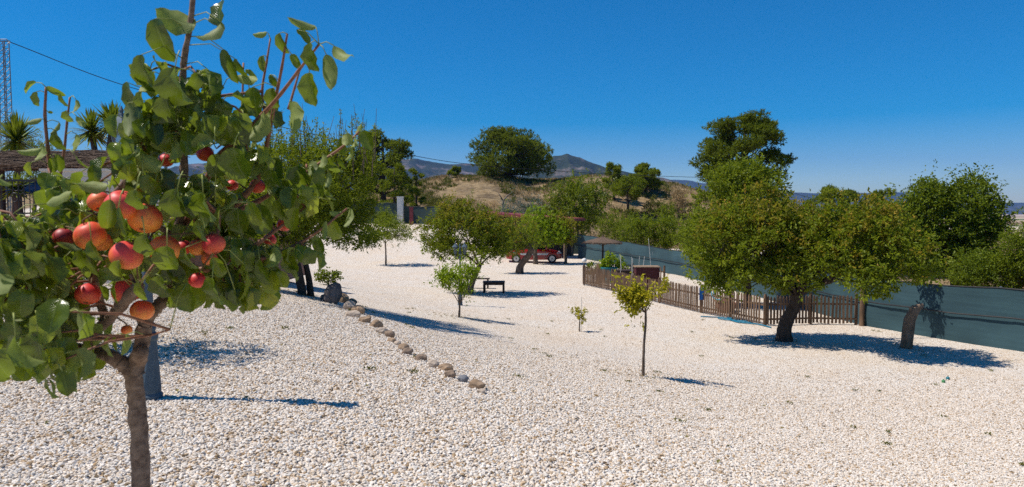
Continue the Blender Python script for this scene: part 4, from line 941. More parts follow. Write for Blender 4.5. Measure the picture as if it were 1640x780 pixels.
# yellowing sapling in the middle
B = G(1030, 603); Y = B.y
tree('young_tree', 'slim young tree with yellowing leaves alone on the open gravel', 'tree', B,
     [E(1028, 478, Y, 26, 20), E(1010, 480, Y, 20, 12), E(1045, 464, Y, 18, 13), E(1024, 498, Y, 14, 9), E(1001, 468, Y, 12, 7), E(1056, 460, Y, 12, 10), E(1040, 452, Y, 12, 9)], [B, U(1031, 560, Y), U(1034, 520, Y), U(1034, 500, Y)], .026, lf_yellow, leaf=.085, n=150, per=9, seed=107, slen=.22, spread=.085, twigs=34, gap=.08, gscale=2.6, nseg=8, barkm=bark)
# tiny sapling with cane
B = G(928, 531); Y = B.y
tree('sapling', 'tiny yellow green sapling on the gravel left of the yellowing tree', 'tree', B,
     [E(927, 502, Y, 11, 9), E(922, 497, Y, 7, 4), E(931, 512, Y, 6, 7)], [B, U(928, 520, Y), U(929, 510, Y)], .02, lf_yellow, leaf=.08, n=30, per=8, seed=108, slen=.08, spread=.05, twigs=8, gap=.6, nseg=6)
b = MB(); c = B + Vector((.05, .02, 0)); b.tube([c, c + Vector((.01, 0, 56 / F * Y))], .008, 6); o = b.build('stake', cane); setp(o, 'thin stake standing beside the tiny sapling', 'stake')
# big tree at the right with limb reaching over
B = G(1256, 546); Y = B.y
tree('orchard_tree', 'large dark trunked pear tree in front of the picket fence', 'tree', B,
     [E(1205, 385, Y, 82, 62), E(1150, 400, Y, 52, 50), E(1225, 345, Y, 55, 42), E(1275, 385, Y, 58, 52), E(1170, 440, Y - .5, 46, 30), E(1265, 440, Y - .6, 52, 32), E(1130, 440, Y, 30, 26), E(1230, 320, Y, 34, 26),
      E(1375, 395, Y - 1.6, 66, 52), E(1430, 410, Y - 2.2, 66, 48), E(1400, 360, Y - 1.8, 60, 34), E(1470, 420, Y - 2.6, 40, 36), E(1400, 450, Y - 2.4, 44, 26), E(1340, 370, Y - 1.2, 50, 40), E(1330, 425, Y - 1, 46, 26), E(1310, 395, Y - .8, 40, 40), E(1450, 415, 19.2, 24, 26)],
     [B, U(1257, 522, Y), U(1270, 495, Y), U(1276, 470, Y)], .20, lf_orchard, leaf=.10, n=4300, per=11, seed=110, barkm=bark_dark, sec=(lf_rusty, 1.3, .55), slen=.28, spread=.11, up=.55, gap=.20, gscale=1.5, twigs=110, inner=.4)
# trunk's short side limb is visible on the right of the fork
# tall tree behind it, inside the enclosure
B = on(1197, 25.5); Y = B.y
tree('orchard_tree', 'taller green tree with thin dark trunk inside the picket enclosure', 'tree', B,
     [E(1180, 310, Y, 58, 46), E(1150, 340, Y, 44, 48), E(1220, 320, Y, 46, 44), E(1190, 282, Y, 38, 24), E(1120, 390, Y, 32, 40), E(1190, 390, Y, 60, 40), E(1160, 430, Y, 40, 24)],
     [B, U(1197, 480, Y), U(1196, 440, Y)], .17, lf_orchard, leaf=.12, n=2300, per=11, seed=111, barkm=bark_dark, slen=.4, spread=.13, up=.6, gap=.2, gscale=1.2, tint=(.1, .95))
# tree behind the netting on the right
B = on(1530, 27); Y = B.y
tree('orchard_tree', 'tall dense green tree behind the netting at the right', 'tree', B,
     [E(1525, 350, Y, 66, 56), E(1490, 330, Y, 42, 44), E(1560, 365, Y, 52, 60), E(1515, 305, Y, 38, 28), E(1555, 310, Y, 34, 30), E(1490, 400, Y, 40, 40), E(1540, 420, Y, 60, 32), E(1590, 400, Y, 26, 40)],
     [B, U(1530, 480, Y), U(1528, 440, Y)], .2, lf_dark, leaf=.13, n=2900, per=11, seed=112, barkm=bark_dark, slen=.4, spread=.14, up=.5, gap=.2, gscale=1.1, tint=(.1, 1))
# almond-like tree on the upper terrace, feathery top
B = on(482, 15.5); Y = B.y
tree('almond_tree', 'dark feathery almond tree with twin trunks behind the pear branches', 'tree', B,
     [E(480, 300, Y, 80, 70, 1.9), E(540, 300, Y, 56, 70, 2.1), E(430, 300, Y, 60, 70), E(520, 350, Y, 66, 44, 1.4), E(450, 370, Y, 70, 40), E(570, 330, Y, 36, 50), E(575, 388, Y - .6, 40, 16), E(585, 275, Y, 24, 30), E(380, 320, Y, 60, 60), E(560, 270, Y, 34, 36)],
     [B, U(476, 425, Y), U(468, 395, Y)], .09, lf_orchard, leaf=.09, n=4300, per=13, seed=113, wl=.28, slen=.34, spread=.075, up=.75, gap=.22, gscale=1.5, barkm=bark_dark, tint=(.0, .8), nseg=8)
b = MB(); q = on(497, 15.7); b.tube([q - Vector((0, 0, .1)), q + Vector((-.05, 0, .4)), q + Vector((-.22, .1, 1.1))], [.09, .07, .06], 8, wob=.3); b.build('trunk', bark_dark, bpy.data.objects['almond_tree'], smooth=True)
rgA = np.random.default_rng(5)
# feathery upright shoots above its crown
almond = bpy.data.objects['almond_tree']
n_ = 60; C = np.array([list(U(p_, q_, Y + r_)) for p_, q_, r_ in zip(rgA.uniform(425, 600, n_), rgA.uniform(225, 275, n_), rgA.uniform(-1, 1, n_))])
Dv = unit(np.c_[rgA.normal(0, .18, n_), rgA.normal(0, .15, n_), np.ones(n_)])
V, Fa, ti = shoots(C, Dv, rgA.uniform(.3, .85, n_), 46, .07, rgA, .05, .2, .9, wl=.28)
npmesh('crown', V, Fa, lf_orchard, almond, tint=ti)
b = MB(); [b.tube([Vector(c) - Vector((0, 0, .3)), Vector(c) + Vector(d) * .8], [.012, .004], 4) for c, d in zip(C, Dv)]; b.build('branch', bark, almond)
B = G(526, 457)
tree('shrub', 'low dark leafy shrub beside the upright dark rock', 'shrub', B, [(B.x + .05, B.y, B.z + .28, .42, .3, .28), (B.x - .25, B.y, B.z + .4, .25, .25, .22), (B.x + .32, B.y, B.z + .3, .16, .2, .24)], [B, B + Vector((0, 0, .15))], .03, lf_dark, leaf=.085, n=95, per=9, seed=114, wl=.7, slen=.1, twigs=12, nseg=6)
# small fruit tree hidden behind the pear leaves, its shadow lies on the gravel
B = Vector((U(95, 400, 7.1).x, 7.1, 0)); B.z = hz(B.x, B.y); Y = 7.1
tree('orchard_tree', 'low small leaved fruit tree half hidden behind the fruiting pear', 'tree', B,
     [E(120, 392, Y, 78, 48, 1.05), E(60, 400, Y, 60, 50), E(180, 400, Y, 60, 42, .95), E(250, 385, Y, 50, 34, .9), E(110, 350, Y, 52, 34), E(230, 410, Y + .2, 46, 30)], [B, B + Vector((.05, 0, .4)), B + Vector((.1, 0, .75))], .05, lf_orchard, leaf=.05, n=900, per=9, seed=115, slen=.12, spread=.06, tint=(.3, 1), gap=.35, gscale=2.2)

# stump
B = G(1452, 557); Y = B.y; b = MB(); s = Y / F
b.tube([B + Vector((-.02, 0, -.05)), U(1452, 548, Y), U(1454, 530, Y), U(1457, 512, Y), U(1464, 498, Y), U(1472, 491, Y), U(1478, 488, Y)], [.17, .15, .14, .135, .12, .09, .05], 12, wob=.2)
b.tube([U(1462, 502, Y), U(1459, 494, Y), U(1463, 489, Y)], [.08, .05, .02], 7, wob=.4)
o = b.build('tree_stump', mvar('stump_bark', (.12, .08, .05), (.30, .21, .14), 12, .95, .9, .02, stretch=(1, 1, .35)), smooth=True); setp(o, 'leaning bare tree stump cut off below head height by the netting', 'tree stump')

# ------------------------------------------------------------------ trees beyond the fences
pinepx = lambda name, label, px, top, Y, wpx, mat, **k: pine(name, label, 'tree', on(px, Y), wpx / F * Y, U(px, top, Y).z - hz((px - 820) / F * Y, Y), k.pop('tr', .25), mat, **k)
G1 = 'pines beyond the garden'
pinepx('pine_tree', 'broad rounded pine on top of the dry mound', 815, 210, 104, 130, lf_pine, n=75, seed=1, group=G1, crown0=.10, dens=75, leaf=.42, flat=.5, tr=.4, tpw=.8)
pinepx('pine_tree', 'dark pine rising behind the almond tree near the far left ridge', 614, 210, 72, 78, lf_pine, n=50, seed=2, group=G1, crown0=.35, dens=70, leaf=.32, tr=.3)
pinepx('pine_tree', 'tall dark pine towering over the orchard in front of the power line', 1183, 182, 41, 134, lf_pine, n=70, seed=3, group=G1, crown0=.55, dens=75, leaf=.22, lean=.03, tr=.26, flat=.45)
pinepx('pine_tree', 'slender pale pine on the mound left of the bushy pair', 983, 262, 88, 36, lf_pine_light, n=26, seed=4, group=G1, crown0=.3, dens=50, leaf=.28, tr=.16)
pinepx('pine_tree', 'small round pine on the mound under the power line', 1034, 264, 92, 54, lf_pine_light, n=32, seed=5, group=G1, crown0=.25, dens=60, leaf=.3, tr=.18)
pinepx('pine_tree', 'low spreading pine with dark bent trunk on the mound slope', 1006, 285, 80, 62, lf_pine_light, n=26, seed=6, group=G1, crown0=.55, dens=55, leaf=.26, tr=.16, lean=-.05)
pinepx('pine_tree', 'small light green pine right of the dark left pine', 632, 262, 66, 52, lf_pine_light, n=26, seed=7, group=G1, crown0=.12, dens=60, leaf=.24, tr=.14)
pinepx('pine_tree', 'little pine standing against the blue cliffs beside the dry slope', 667, 269, 70, 30, lf_pine_light, n=16, seed=8, group=G1, crown0=.12, dens=50, leaf=.22, tr=.10)
pinepx('pine_tree', 'tiny lone pine on the skyline left of the broad rounded pine', 728, 268, 100, 22, lf_pine_light, n=12, seed=9, group=G1, crown0=.12, dens=44, leaf=.26, tr=.10)
pinepx('pine_tree', 'bright pine behind the right orchard trees on the skyline', 1330, 299, 60, 70, lf_pine_light, n=34, seed=10, group=G1, crown0=.2, dens=60, leaf=.26, tr=.2)
pinepx('pine_tree', 'bluish green pine second from the left behind the right orchard', 1368, 305, 66, 50, lf_pine, n=22, seed=11, group=G1, crown0=.2, dens=60, leaf=.26, tr=.2)
pinepx('pine_tree', 'pine just left of the tall dense tree at the right', 1412, 304, 58, 62, lf_pine_light, n=30, seed=12, group=G1, crown0=.2, dens=60, leaf=.26, tr=.2)
pinepx('pine_tree', 'thin dark pine partly behind the almond shoots', 585, 232, 78, 34, lf_pine, n=20, seed=13, group=G1, crown0=.25, dens=60, leaf=.3, tr=.2)
G2 = 'trees and bushes behind the netting'
bushpx('tree', 'loose leafy tree behind the netting above the thatched parasol', 925, 276, 60, 112, lf_orchard, .19, 1300, 41, cat='tree', group=G2, gap=.22, up=.6, slen=.6, spread=.2, nb=6, tint=(.1, .8), sec=(lf_olive, .8, .15))
bushpx('bush', 'round bush behind the netting left of the tall trees', 1045, 342, 48, 112, lf_orchard, .14, 900, 42, group=G2, gap=.35, tint=(.3, 1))
bushpx('bush', 'bush behind the netting where the picket fence turns', 1112, 348, 43, 80, lf_orchard, .11, 600, 43, group=G2, gap=.35, tint=(.3, 1))
bushpx('bush', 'small bush behind the netting between parasol and round bush', 985, 336, 56, 62, lf_orchard, .13, 420, 44, group=G2, gap=.3)
bushpx('bush', 'grey leaved bush showing between the two right crowns', 1312, 350, 36, 62, lf_olive, .10, 520, 45, group=G2, gap=.3, spread=.16)
bushpx('bush', 'green bush behind the netting under the skyline pines', 1270, 345, 40, 110, lf_dark, .12, 700, 46, group=G2, gap=.35)
bushpx('bush', 'green bush in the gap left of the tall dense tree', 1440, 318, 38, 110, lf_orchard, .13, 1000, 47, group=G2, gap=.3)
bushpx('bush', 'leafy bush at the far right edge above the netting', 1637, 350, 23, 80, lf_orchard, .09, 800, 48, group=G2, gap=.3)
bushpx('bush', 'second leafy bush beyond the right edge of the netting', 1700, 340, 25, 110, lf_dark, .10, 800, 49, group=G2, gap=.3)
bushpx('bush', 'dense bush at the foot of the tall dense right tree', 1585, 400, 24, 120, lf_dark, .09, 900, 50, group=G2, gap=.35)
bushpx('bush', 'dark bush low behind the netting at centre right', 1390, 390, 29, 130, lf_dark, .10, 800, 61, group=G2, gap=.35)
for i, (px, top, Y, wp, m_, lab) in enumerate([(1048, 318, 78, 40, lf_scrub, 'round bush with dark shadow on the mound slope'), (1068, 322, 76, 30, lf_orchard, 'green bush low on the mound slope under the small round pine'), (1085, 300, 80, 34, lf_straw, 'straw coloured bush near the right end of the mound'),
        (700, 318, 68, 50, lf_scrub, 'grey brown scrub bush behind the far netting'), (1010, 330, 74, 30, lf_scrub, 'dry scrub under the spreading pine'), (612, 342, 60, 30, lf_dark, 'small dark bush in front of the far netting by the pillar')]):
    bushpx('bush', lab, px, top, Y, wp, m_, .16, 220, 70 + i, group='bushes on the dry mound', gap=.3, nb=3)
for i, (px, Y, lab) in enumerate([(812, 60, 'blue grey spiky plant behind the left end of the carport'), (836, 61, 'blue grey spiky plant in the middle behind the carport'), (860, 60, 'blue grey spiky plant behind the right part of the carport')]):
    bushpx('shrub', lab, px, 316, Y, 32, lf_bluegrey, .26, 150, 80 + i, cat='shrub', wl=.15, group='blue grey plants behind the carport', nb=3)
# bare dead branch on the mound
p = on(806, 72); b = MB(); s = 72 / F
b.tube([p - Vector((0, 0, .1)), U(806, 322, 72), U(812, 314, 72), U(820, 308, 72)], [.14, .11, .08, .03], 7, wob=.3); b.tube([U(806, 322, 72), U(800, 312, 72), U(797, 308, 72)], [.08, .05, .02], 6, wob=.3); b.tube([U(812, 314, 72), U(816, 316, 72.3)], [.05, .02], 5)
o = b.build('dead_tree', deadwood, smooth=True); setp(o, 'bare dead tree on the mound slope', 'dead tree')

# dry grass and low scrub of the mound (uncountable)
def hill_cover(name, label, n, mat, hgt, blades, wd, seed, cond, lean=.35):
    rg = np.random.default_rng(seed); P = []
    while len(P) < n:
        y = rg.uniform(64, 128); x = rg.uniform(-32, 52) if y > 62 else 0
        if cond(x, y): P.append((x, y))
    P = np.array(P); m = len(P) * blades; C = np.repeat(P, blades, 0) + rg.normal(0, .22, (m, 2)); z = H(C[:, 0], C[:, 1])
    D = rg.normal(0, lean, (m, 3)); D[:, 2] = 1; L = hgt * rg.uniform(.5, 1.3, m); D = unit(D)
    V, Fa = leaf_quads(np.c_[C, z] + D * L[:, None] * .45, D, rg.normal(size=(m, 3)), L, np.full(m, wd), .1)
    o = npmesh(name, V, Fa, mat, tint=np.repeat(rg.random(m), 2)); setp(o, label, kind='stuff')
nz = lambda x, y, s, o_: noise.noise(Vector((x * s + o_, y * s, o_)))
hill_cover('dry_grass', 'dry straw coloured grass covering the mound', 7000, lf_straw, .42, 8, .07, 1, lambda x, y: nz(x, y, .09, 3) > -.22 and (x < 5 + (y * 1.2) or True) and nz(x, y, .4, 8) > -.25)
hill_cover('scrub_cover', 'low grey green scrub scattered over the mound', 3000, lf_scrub, .5, 18, .14, 2, lambda x, y: nz(x, y, .12, 13) > -.08 and nz(x, y, .6, 2) > .0, .6)

# fallen leaves and bits on the gravel
n = 900; rg = np.random.default_rng(3); xy = np.c_[rg.uniform(-9, 14, n), rg.uniform(4, 26, n)]; tr_ = np.array([[o.location.x, o.location.y] for o in bpy.data.objects if o.name.startswith(('orchard_tree', 'young_tree', 'tree_stump', 'almond_tree')) and o.parent is None and 5 < o.location.y < 35] + [[G(1452, 557).x, G(1452, 557).y]])
xy = np.r_[xy, tr_[rg.integers(0, len(tr_), 900)] + rg.normal(0, .45, (900, 2))]; n = len(xy)
keep = xy[:, 0] < fence_x(xy[:, 1]) - .3; xy = xy[keep]; n = len(xy)
D = np.c_[rg.normal(size=(n, 2)), rg.normal(0, .15, n)]; V, Fa = leaf_quads(np.c_[xy, H(xy[:, 0], xy[:, 1]) + .022], D, np.c_[rg.normal(0, .4, (n, 2)), np.ones(n)], rg.uniform(.03, .07, n), rg.uniform(.015, .035, n))
lf_fallen = leafmat('fallen_leaf', [(0, (.10, .06, .03)), (.5, (.28, .18, .08)), (1, (.20, .19, .06))], .1, .8)
o = npmesh('fallen_leaves', V, Fa, lf_fallen, tint=np.repeat(rg.random(n), 2)); setp(o, 'dry fallen leaves scattered thinly over the gravel', kind='stuff')
wd_ = rg.uniform([-4, 6], [13, 24], (70, 2)); wd_ = wd_[(wd_[:, 0] < fence_x(wd_[:, 1]) - .4)]; k_ = 14; C_ = np.repeat(wd_, k_, 0) + rg.normal(0, .035, (len(wd_) * k_, 2))
D = rg.normal(0, .8, (len(C_), 3)); D[:, 2] = np.abs(D[:, 2]) + .3
V, Fa = leaf_quads(np.c_[C_, H(C_[:, 0], C_[:, 1]) + .03], D, rg.normal(size=(len(C_), 3)), rg.uniform(.03, .08, len(C_)), np.full(len(C_), .014))
o = npmesh('weeds', V, Fa, lf_scrub, tint=np.repeat(rg.random(len(C_)), 2)); setp(o, 'tiny weeds sprouting here and there through the gravel', kind='stuff')
for px, py, lab, m_ in ((1518, 608, 'dark green irrigation cap on the open gravel at right', teal_pot), (1511, 613, 'lighter green irrigation cap beside the darker one', mvar('green_cap', (.05, .2, .08), (.08, .25, .1), 3, .5, 0))):
    p = G(px, py); b = MB(); b.lathe([(.035, 0), (.035, .04), (.028, .05), (.012, .052), (.01, .07)], p + Vector((0, 0, .005)), 12); o = b.build('irrigation_cap', m_, smooth=False); setp(o, lab, 'cap')

# ------------------------------------------------------------------ the near pear tree: trunk, branches, leaves, fruit
def near_leaf_mat():
    m, t, b = new_mat('pear_leaf'); L = t.links
    uv = N(t, 'ShaderNodeUVMap', uv_map='uv'); sx = N(t, 'ShaderNodeSeparateXYZ'); L.new(uv.outputs[0], sx.inputs[0])
    def math_(op, a, c=None):
        n = N(t, 'ShaderNodeMath', operation=op)
        for i, v in enumerate((a, c)):
            if v is None: continue
            if isinstance(v, (int, float)): n.inputs[i].default_value = v
            else: L.new(v, n.inputs[i])
        return n.outputs[0]
    du = math_('ABSOLUTE', math_('SUBTRACT', sx.outputs[0], .5))
    rib = ramp(t, [(.010, (1, 1, 1)), (.035, (0, 0, 0))]); L.new(du, rib.inputs[0])
    vv = math_('SINE', math_('MULTIPLY', math_('SUBTRACT', sx.outputs[1], math_('MULTIPLY', du, .75)), 70.0))
    vein = ramp(t, [(.90, (0, 0, 0)), (1, (.35, .35, .35))]); L.new(vv, vein.inputs[0])
    at = N(t, 'ShaderNodeAttribute', attribute_name='tint'); r = ramp(t, [(0, (.035, .062, .005)), (.35, (.105, .155, .007)), (.7, (.20, .265, .012)), (1, (.36, .38, .025))]); L.new(at.outputs['Fac'], r.inputs[0])
    geo = N(t, 'ShaderNodeNewGeometry'); n = N(t, 'ShaderNodeTexNoise', Scale=45.0, Detail=4); L.new(geo.outputs['Position'], n.inputs['Vector'])
    rn = ramp(t, [(.3, (.75, .78, .7)), (.7, (1.1, 1.08, 1))]); L.new(n.outputs[0], rn.inputs[0]); c = mixc(t, 1.0, r.outputs[0], rn.outputs[0], 'MULTIPLY')
    mx = math_('MAXIMUM', rib.outputs[0], vein.outputs[0]); c = mixc(t, math_('MULTIPLY', mx, .55), c, (.20, .25, .07))
    back = mixc(t, .5, c, (.33, .38, .14)); c2 = mixc(t, geo.outputs['Backfacing'], c, back)
    L.new(c2, b.inputs['Base Color']); b.inputs['Specular IOR Level'].default_value = .6
    rr = N(t, 'ShaderNodeMapRange'); rr.inputs[3].default_value = .25; rr.inputs[4].default_value = .62; L.new(geo.outputs['Backfacing'], rr.inputs[0]); L.new(rr.outputs[0], b.inputs['Roughness'])
    bp = N(t, 'ShaderNodeBump', Strength=.35, Distance=.0012); L.new(math_('ADD', mx, n.outputs[0]), bp.inputs['Height']); L.new(bp.outputs[0], b.inputs['Normal'])
    tr = N(t, 'ShaderNodeBsdfTranslucent'); tcol = mixc(t, .5, c, (.34, .44, .02)); L.new(tcol, tr.inputs[0])
    ms = N(t, 'ShaderNodeMixShader'); ms.inputs[0].default_value = .40; L.new(b.outputs[0], ms.inputs[1]); L.new(tr.outputs[0], ms.inputs[2]); L.new(ms.outputs[0], t.nodes['Material Output'].inputs[0])
    return m
pleaf = near_leaf_mat()
FR = [(194, 328, 52, 1.17, 'r', 'large rosy red pear at the top left of the cluster, half behind a round leaf'), (233, 350, 54, 1.20, 'o', 'large orange red pear touching the rosy one, upper right of the cluster'), (159, 323, 36, 1.24, 'r', 'pink red pear tucked left behind the top rosy pear'),
      (144, 377, 50, 1.19, 'o', 'scabbed red and yellow pear at the left side of the cluster'), (160, 386, 40, 1.24, 'o', 'golden orange pear pressed against the scabbed one'), (202, 409, 52, 1.15, 'r', 'big red orange pear low in the middle of the cluster'), (264, 399, 50, 1.21, 'o', 'orange pear behind the hanging round leaf'),
      (102, 380, 34, 1.30, 'd', 'dark shaded red pear far left of the cluster'), (141, 471, 40, 1.24, 'c', 'crimson pear lying above the grey left branch'), (202, 466, 46, 1.25, 'c', 'crimson pear behind the sawn branch stub'), (228, 497, 38, 1.26, 'o', 'orange red pear just right of the sawn stub'),
      (342, 391, 38, 1.22, 'c', 'round red pear at the right end of the cluster'), (336, 414, 26, 1.27, 'o', 'small orange pear under the round red one'), (318, 396, 32, 1.28, 'o', 'orange pear left behind the round red one'), (293, 397, 28, 1.29, 'c', 'half hidden red pear between leaves at mid height'),
      (316, 449, 28, 1.27, 'c', 'red pear peeping out above the lowest right leaves'), (329, 246, 28, 1.42, 'c', 'narrow red pear high among the upper leaves'), (266, 257, 24, 1.40, 'c', 'small red pear high up beside a pale leaf'), (412, 298, 26, 1.45, 'c', 'small red pear high on the right branch'),
      (372, 297, 20, 1.46, 'c', 'little red pear left of the one on the right branch'), (455, 360, 24, 1.50, 'c', 'narrow scarlet pear farthest out on the right branch'), (432, 384, 22, 1.48, 'c', 'scarlet pear just below the farthest one on the right'), (203, 528, 18, 1.30, 'o', 'lowest small orange pear beside the fork of the trunk')]
TB = U(226, 780, 1.36); gz = hz(TB.x - .01, TB.y)
pt = empty('pear_tree', (TB.x, TB.y, gz), 'small pear tree laden with red fruit close in front at the left', 'tree')
BR = [  # (points (px,py,depth), start radius, end radius, kind)
 ([(232, 1500, 1.36), (230, 1000, 1.36), (227, 800, 1.36), (223, 700, 1.36), (218, 640, 1.355), (216, 600, 1.35), (222, 570, 1.35), (228, 545, 1.345), (231, 520, 1.34)], .0200, .0140, 't'),
 ([(231, 520, 1.34), (243, 500, 1.345), (257, 487, 1.36), (272, 460, 1.38), (280, 420, 1.38), (284, 380, 1.37), (290, 330, 1.36), (295, 270, 1.35), (292, 200, 1.33), (293, 123, 1.31), (297, 80, 1.30), (305, 40, 1.295), (312, -40, 1.29)], .014, .0042, 'b'),
 ([(218, 606, 1.352), (207, 590, 1.35), (192, 580, 1.345), (180, 572, 1.34), (168, 566, 1.36), (140, 560, 1.40), (97, 552, 1.42), (60, 545, 1.38), (25, 535, 1.33), (-30, 520, 1.28)], .019, .006, 'b'),
 ([(140, 560, 1.40), (150, 535, 1.36), (170, 515, 1.31), (195, 488, 1.25), (222, 458, 1.20)], .0115, .0105, 'b'),
 ([(97, 552, 1.42), (110, 530, 1.45), (135, 505, 1.46), (120, 488, 1.46), (90, 470, 1.44), (60, 460, 1.42), (30, 455, 1.38), (-20, 448, 1.32)], .009, .006, 'b'),
 ([(284, 380, 1.37), (300, 350, 1.38), (325, 300, 1.38), (350, 250, 1.37), (380, 224, 1.36), (422, 182, 1.34), (450, 150, 1.32), (479, 112, 1.30), (511, 71, 1.28)], .0085, .0022, 's'),
 ([(280, 420, 1.38), (320, 375, 1.40), (360, 345, 1.42), (388, 317, 1.43), (412, 288, 1.44), (422, 255, 1.44), (431, 212, 1.42), (441, 160, 1.40), (451, 110, 1.38), (460, 54, 1.36)], .010, .002, 's'),
 ([(431, 212, 1.42), (424, 180, 1.45), (420, 144, 1.46), (427, 100, 1.47), (433, 62, 1.48)], .004, .0018, 's'),
 ([(380, 224, 1.42), (386, 190, 1.46), (388, 160, 1.48), (390, 101, 1.5)], .004, .0018, 's'),
 ([(292, 170, 1.33), (320, 158, 1.36), (370, 152, 1.42), (420, 146, 1.46)], .004, .003, 's'),
 ([(462, 175, 1.33), (472, 140, 1.34), (480, 112, 1.35)], .003, .0018, 's'),
 ([(360, 345, 1.42), (414, 322, 1.46), (450, 300, 1.48), (486, 279, 1.5), (528, 250, 1.52), (555, 230, 1.53), (575, 211, 1.54)], .0055, .0022, 's'),
 ([(280, 420, 1.38), (330, 432, 1.36), (373, 412, 1.36), (417, 387, 1.37), (440, 370, 1.40), (470, 348, 1.42), (500, 320, 1.44)], .0075, .002, 's'),
 ([(373, 412, 1.36), (415, 415, 1.38), (446, 405, 1.40), (470, 394, 1.42), (491, 383, 1.43), (524, 360, 1.44), (535, 350, 1.45), (556, 334, 1.46)], .0045, .002, 's'),
 ([(135, 505, 1.46), (110, 440, 1.48), (100, 360, 1.48), (84, 300, 1.48), (77, 240, 1.47), (72, 185, 1.46), (74, 140, 1.45)], .0065, .0026, 's'),
 ([(100, 360, 1.48), (95, 300, 1.52), (103, 240, 1.52), (107, 200, 1.52), (112, 156, 1.52)], .004, .002, 's'),
 ([(170, 515, 1.31), (150, 450, 1.28), (140, 400, 1.27), (160, 340, 1.27), (200, 290, 1.28), (240, 230, 1.28), (262, 180, 1.28)], .008, .003, 'b'),
 ([(284, 380, 1.37), (250, 360, 1.33), (225, 330, 1.30), (205, 250, 1.30), (215, 190, 1.28)], .007, .003, 'b'),
 ([(60, 545, 1.38), (60, 480, 1.30), (40, 420, 1.25), (15, 360, 1.20), (-20, 330, 1.15)], .006, .003, 's'),
 ([(97, 552, 1.42), (100, 575, 1.36), (112, 590, 1.32), (120, 600, 1.30)], .004, .002, 's'),
 ([(170, 546, 1.32), (200, 542, 1.24), (235, 538, 1.19), (272, 528, 1.16)], .0032, .0016, 's'),
 ([(300, 350, 1.38), (330, 330, 1.30), (350, 345, 1.26), (345, 400, 1.24)], .005, .003, 's'),
]
samples = []
tb = MB(); bb = MB(); ssb = MB()
for pts, r0, r1, kd in BR:
    P = catmull([U(*q) for q in pts], 5)
    if kd == 't': P[0] = Vector((TB.x, TB.y, gz - .03))
    n = len(P); rad = []
    for i in range(n):
        r = r0 + (r1 - r0) * (i / (n - 1)) ** .8
        r *= 1 + .10 * noise.noise(Vector((i * .9, r0 * 900, 0))) + (.14 if (i % 5 == 0 and kd != 't') else 0); rad.append(r)
    if kd == 't': rad[0] *= 1.5; rad[1] *= 1.2
    (tb if kd == 't' else bb if kd == 'b' else ssb).tube(P, rad, 12 if kd == 't' else 8, wob=.3 if kd != 's' else .1)
    if kd != 't': samples += [(p, r) for p, r in zip(P, rad)]
# collar and stub of old pruning near the fork
bb.tube([U(222, 575, 1.345), U(226, 566, 1.325), U(229, 560, 1.315)], [.016, .0145, .012], 8, wob=.5)
bb.tube([U(217, 456, 1.21), U(209, 440, 1.20)], [.004, .003], 6)
tb.build('trunk', bark_near, pt, smooth=True); bb.build('branch', bark_near, pt, smooth=True)
SP = np.array([list(p) for p, r in samples])

LV = []; LF = []; LUV = []; LT = []; pet = MB()
PROF = [(0, .0), (.03, .32), (.10, .66), (.22, .91), (.38, 1.0), (.54, .99), (.69, .88), (.81, .66), (.90, .36), (.955, .12), (1, .0)]
def leaf3(base, d, n, L, Wd, tint, curl=.25, cup=.22, twist=0.0, wav=.0):
    d = d.normalized(); s = d.cross(n).normalized(); n = s.cross(d).normalized(); k0 = sum(len(v) for v in LV) if False else leaf3.k
    pos = Vector(base); ang = 0; prev = 0; vs = []; uvs = []
    for t, wf in PROF:
        ang = curl * t * 1.6; dd = d * math.cos(ang) - n * math.sin(ang); nn_ = n * math.cos(ang) + d * math.sin(ang); pos = pos + dd * (L * (t - prev)); prev = t
        tw = twist * t; sd_ = s * math.cos(tw) + nn_ * math.sin(tw)
        for u in (-1, -.55, 0, .55, 1):
            w_ = Wd * .5 * wf; h = cup * abs(u) ** 1.4 * w_ + wav * math.sin(t * 14 + u * 2) * w_ * abs(u) * .3
            vs.append(pos + sd_ * (u * w_) + nn_ * h); uvs.append((.5 + u * .5, t))
    for i in range(len(PROF) - 1):
        for j in range(4): LF.append((k0 + i * 5 + j, k0 + i * 5 + j + 1, k0 + (i + 1) * 5 + j + 1, k0 + (i + 1) * 5 + j)); LT.append(tint)
    LV.extend([tuple(v) for v in vs]); LUV.extend(uvs); leaf3.k += len(vs)
leaf3.k = 0
FC = [(Vector(U(px, py, d)), w_ / F * d / 2, d) for px, py, w_, d, k, l in FR]
def proj(v):
    c = Matrix.Rotation(-(math.pi / 2 - PITCH), 3, 'X') @ v; return 820 + F * c.x / -c.z, 390 - F * c.y / -c.z
def petiole(a, c, r=.0009):
    m_ = (a + c) / 2 + Vector((0, 0, (c - a).length * .18)); pet.tube([a, m_, c], [r * 1.3, r, r], 5)
rl_ = random.Random(12)
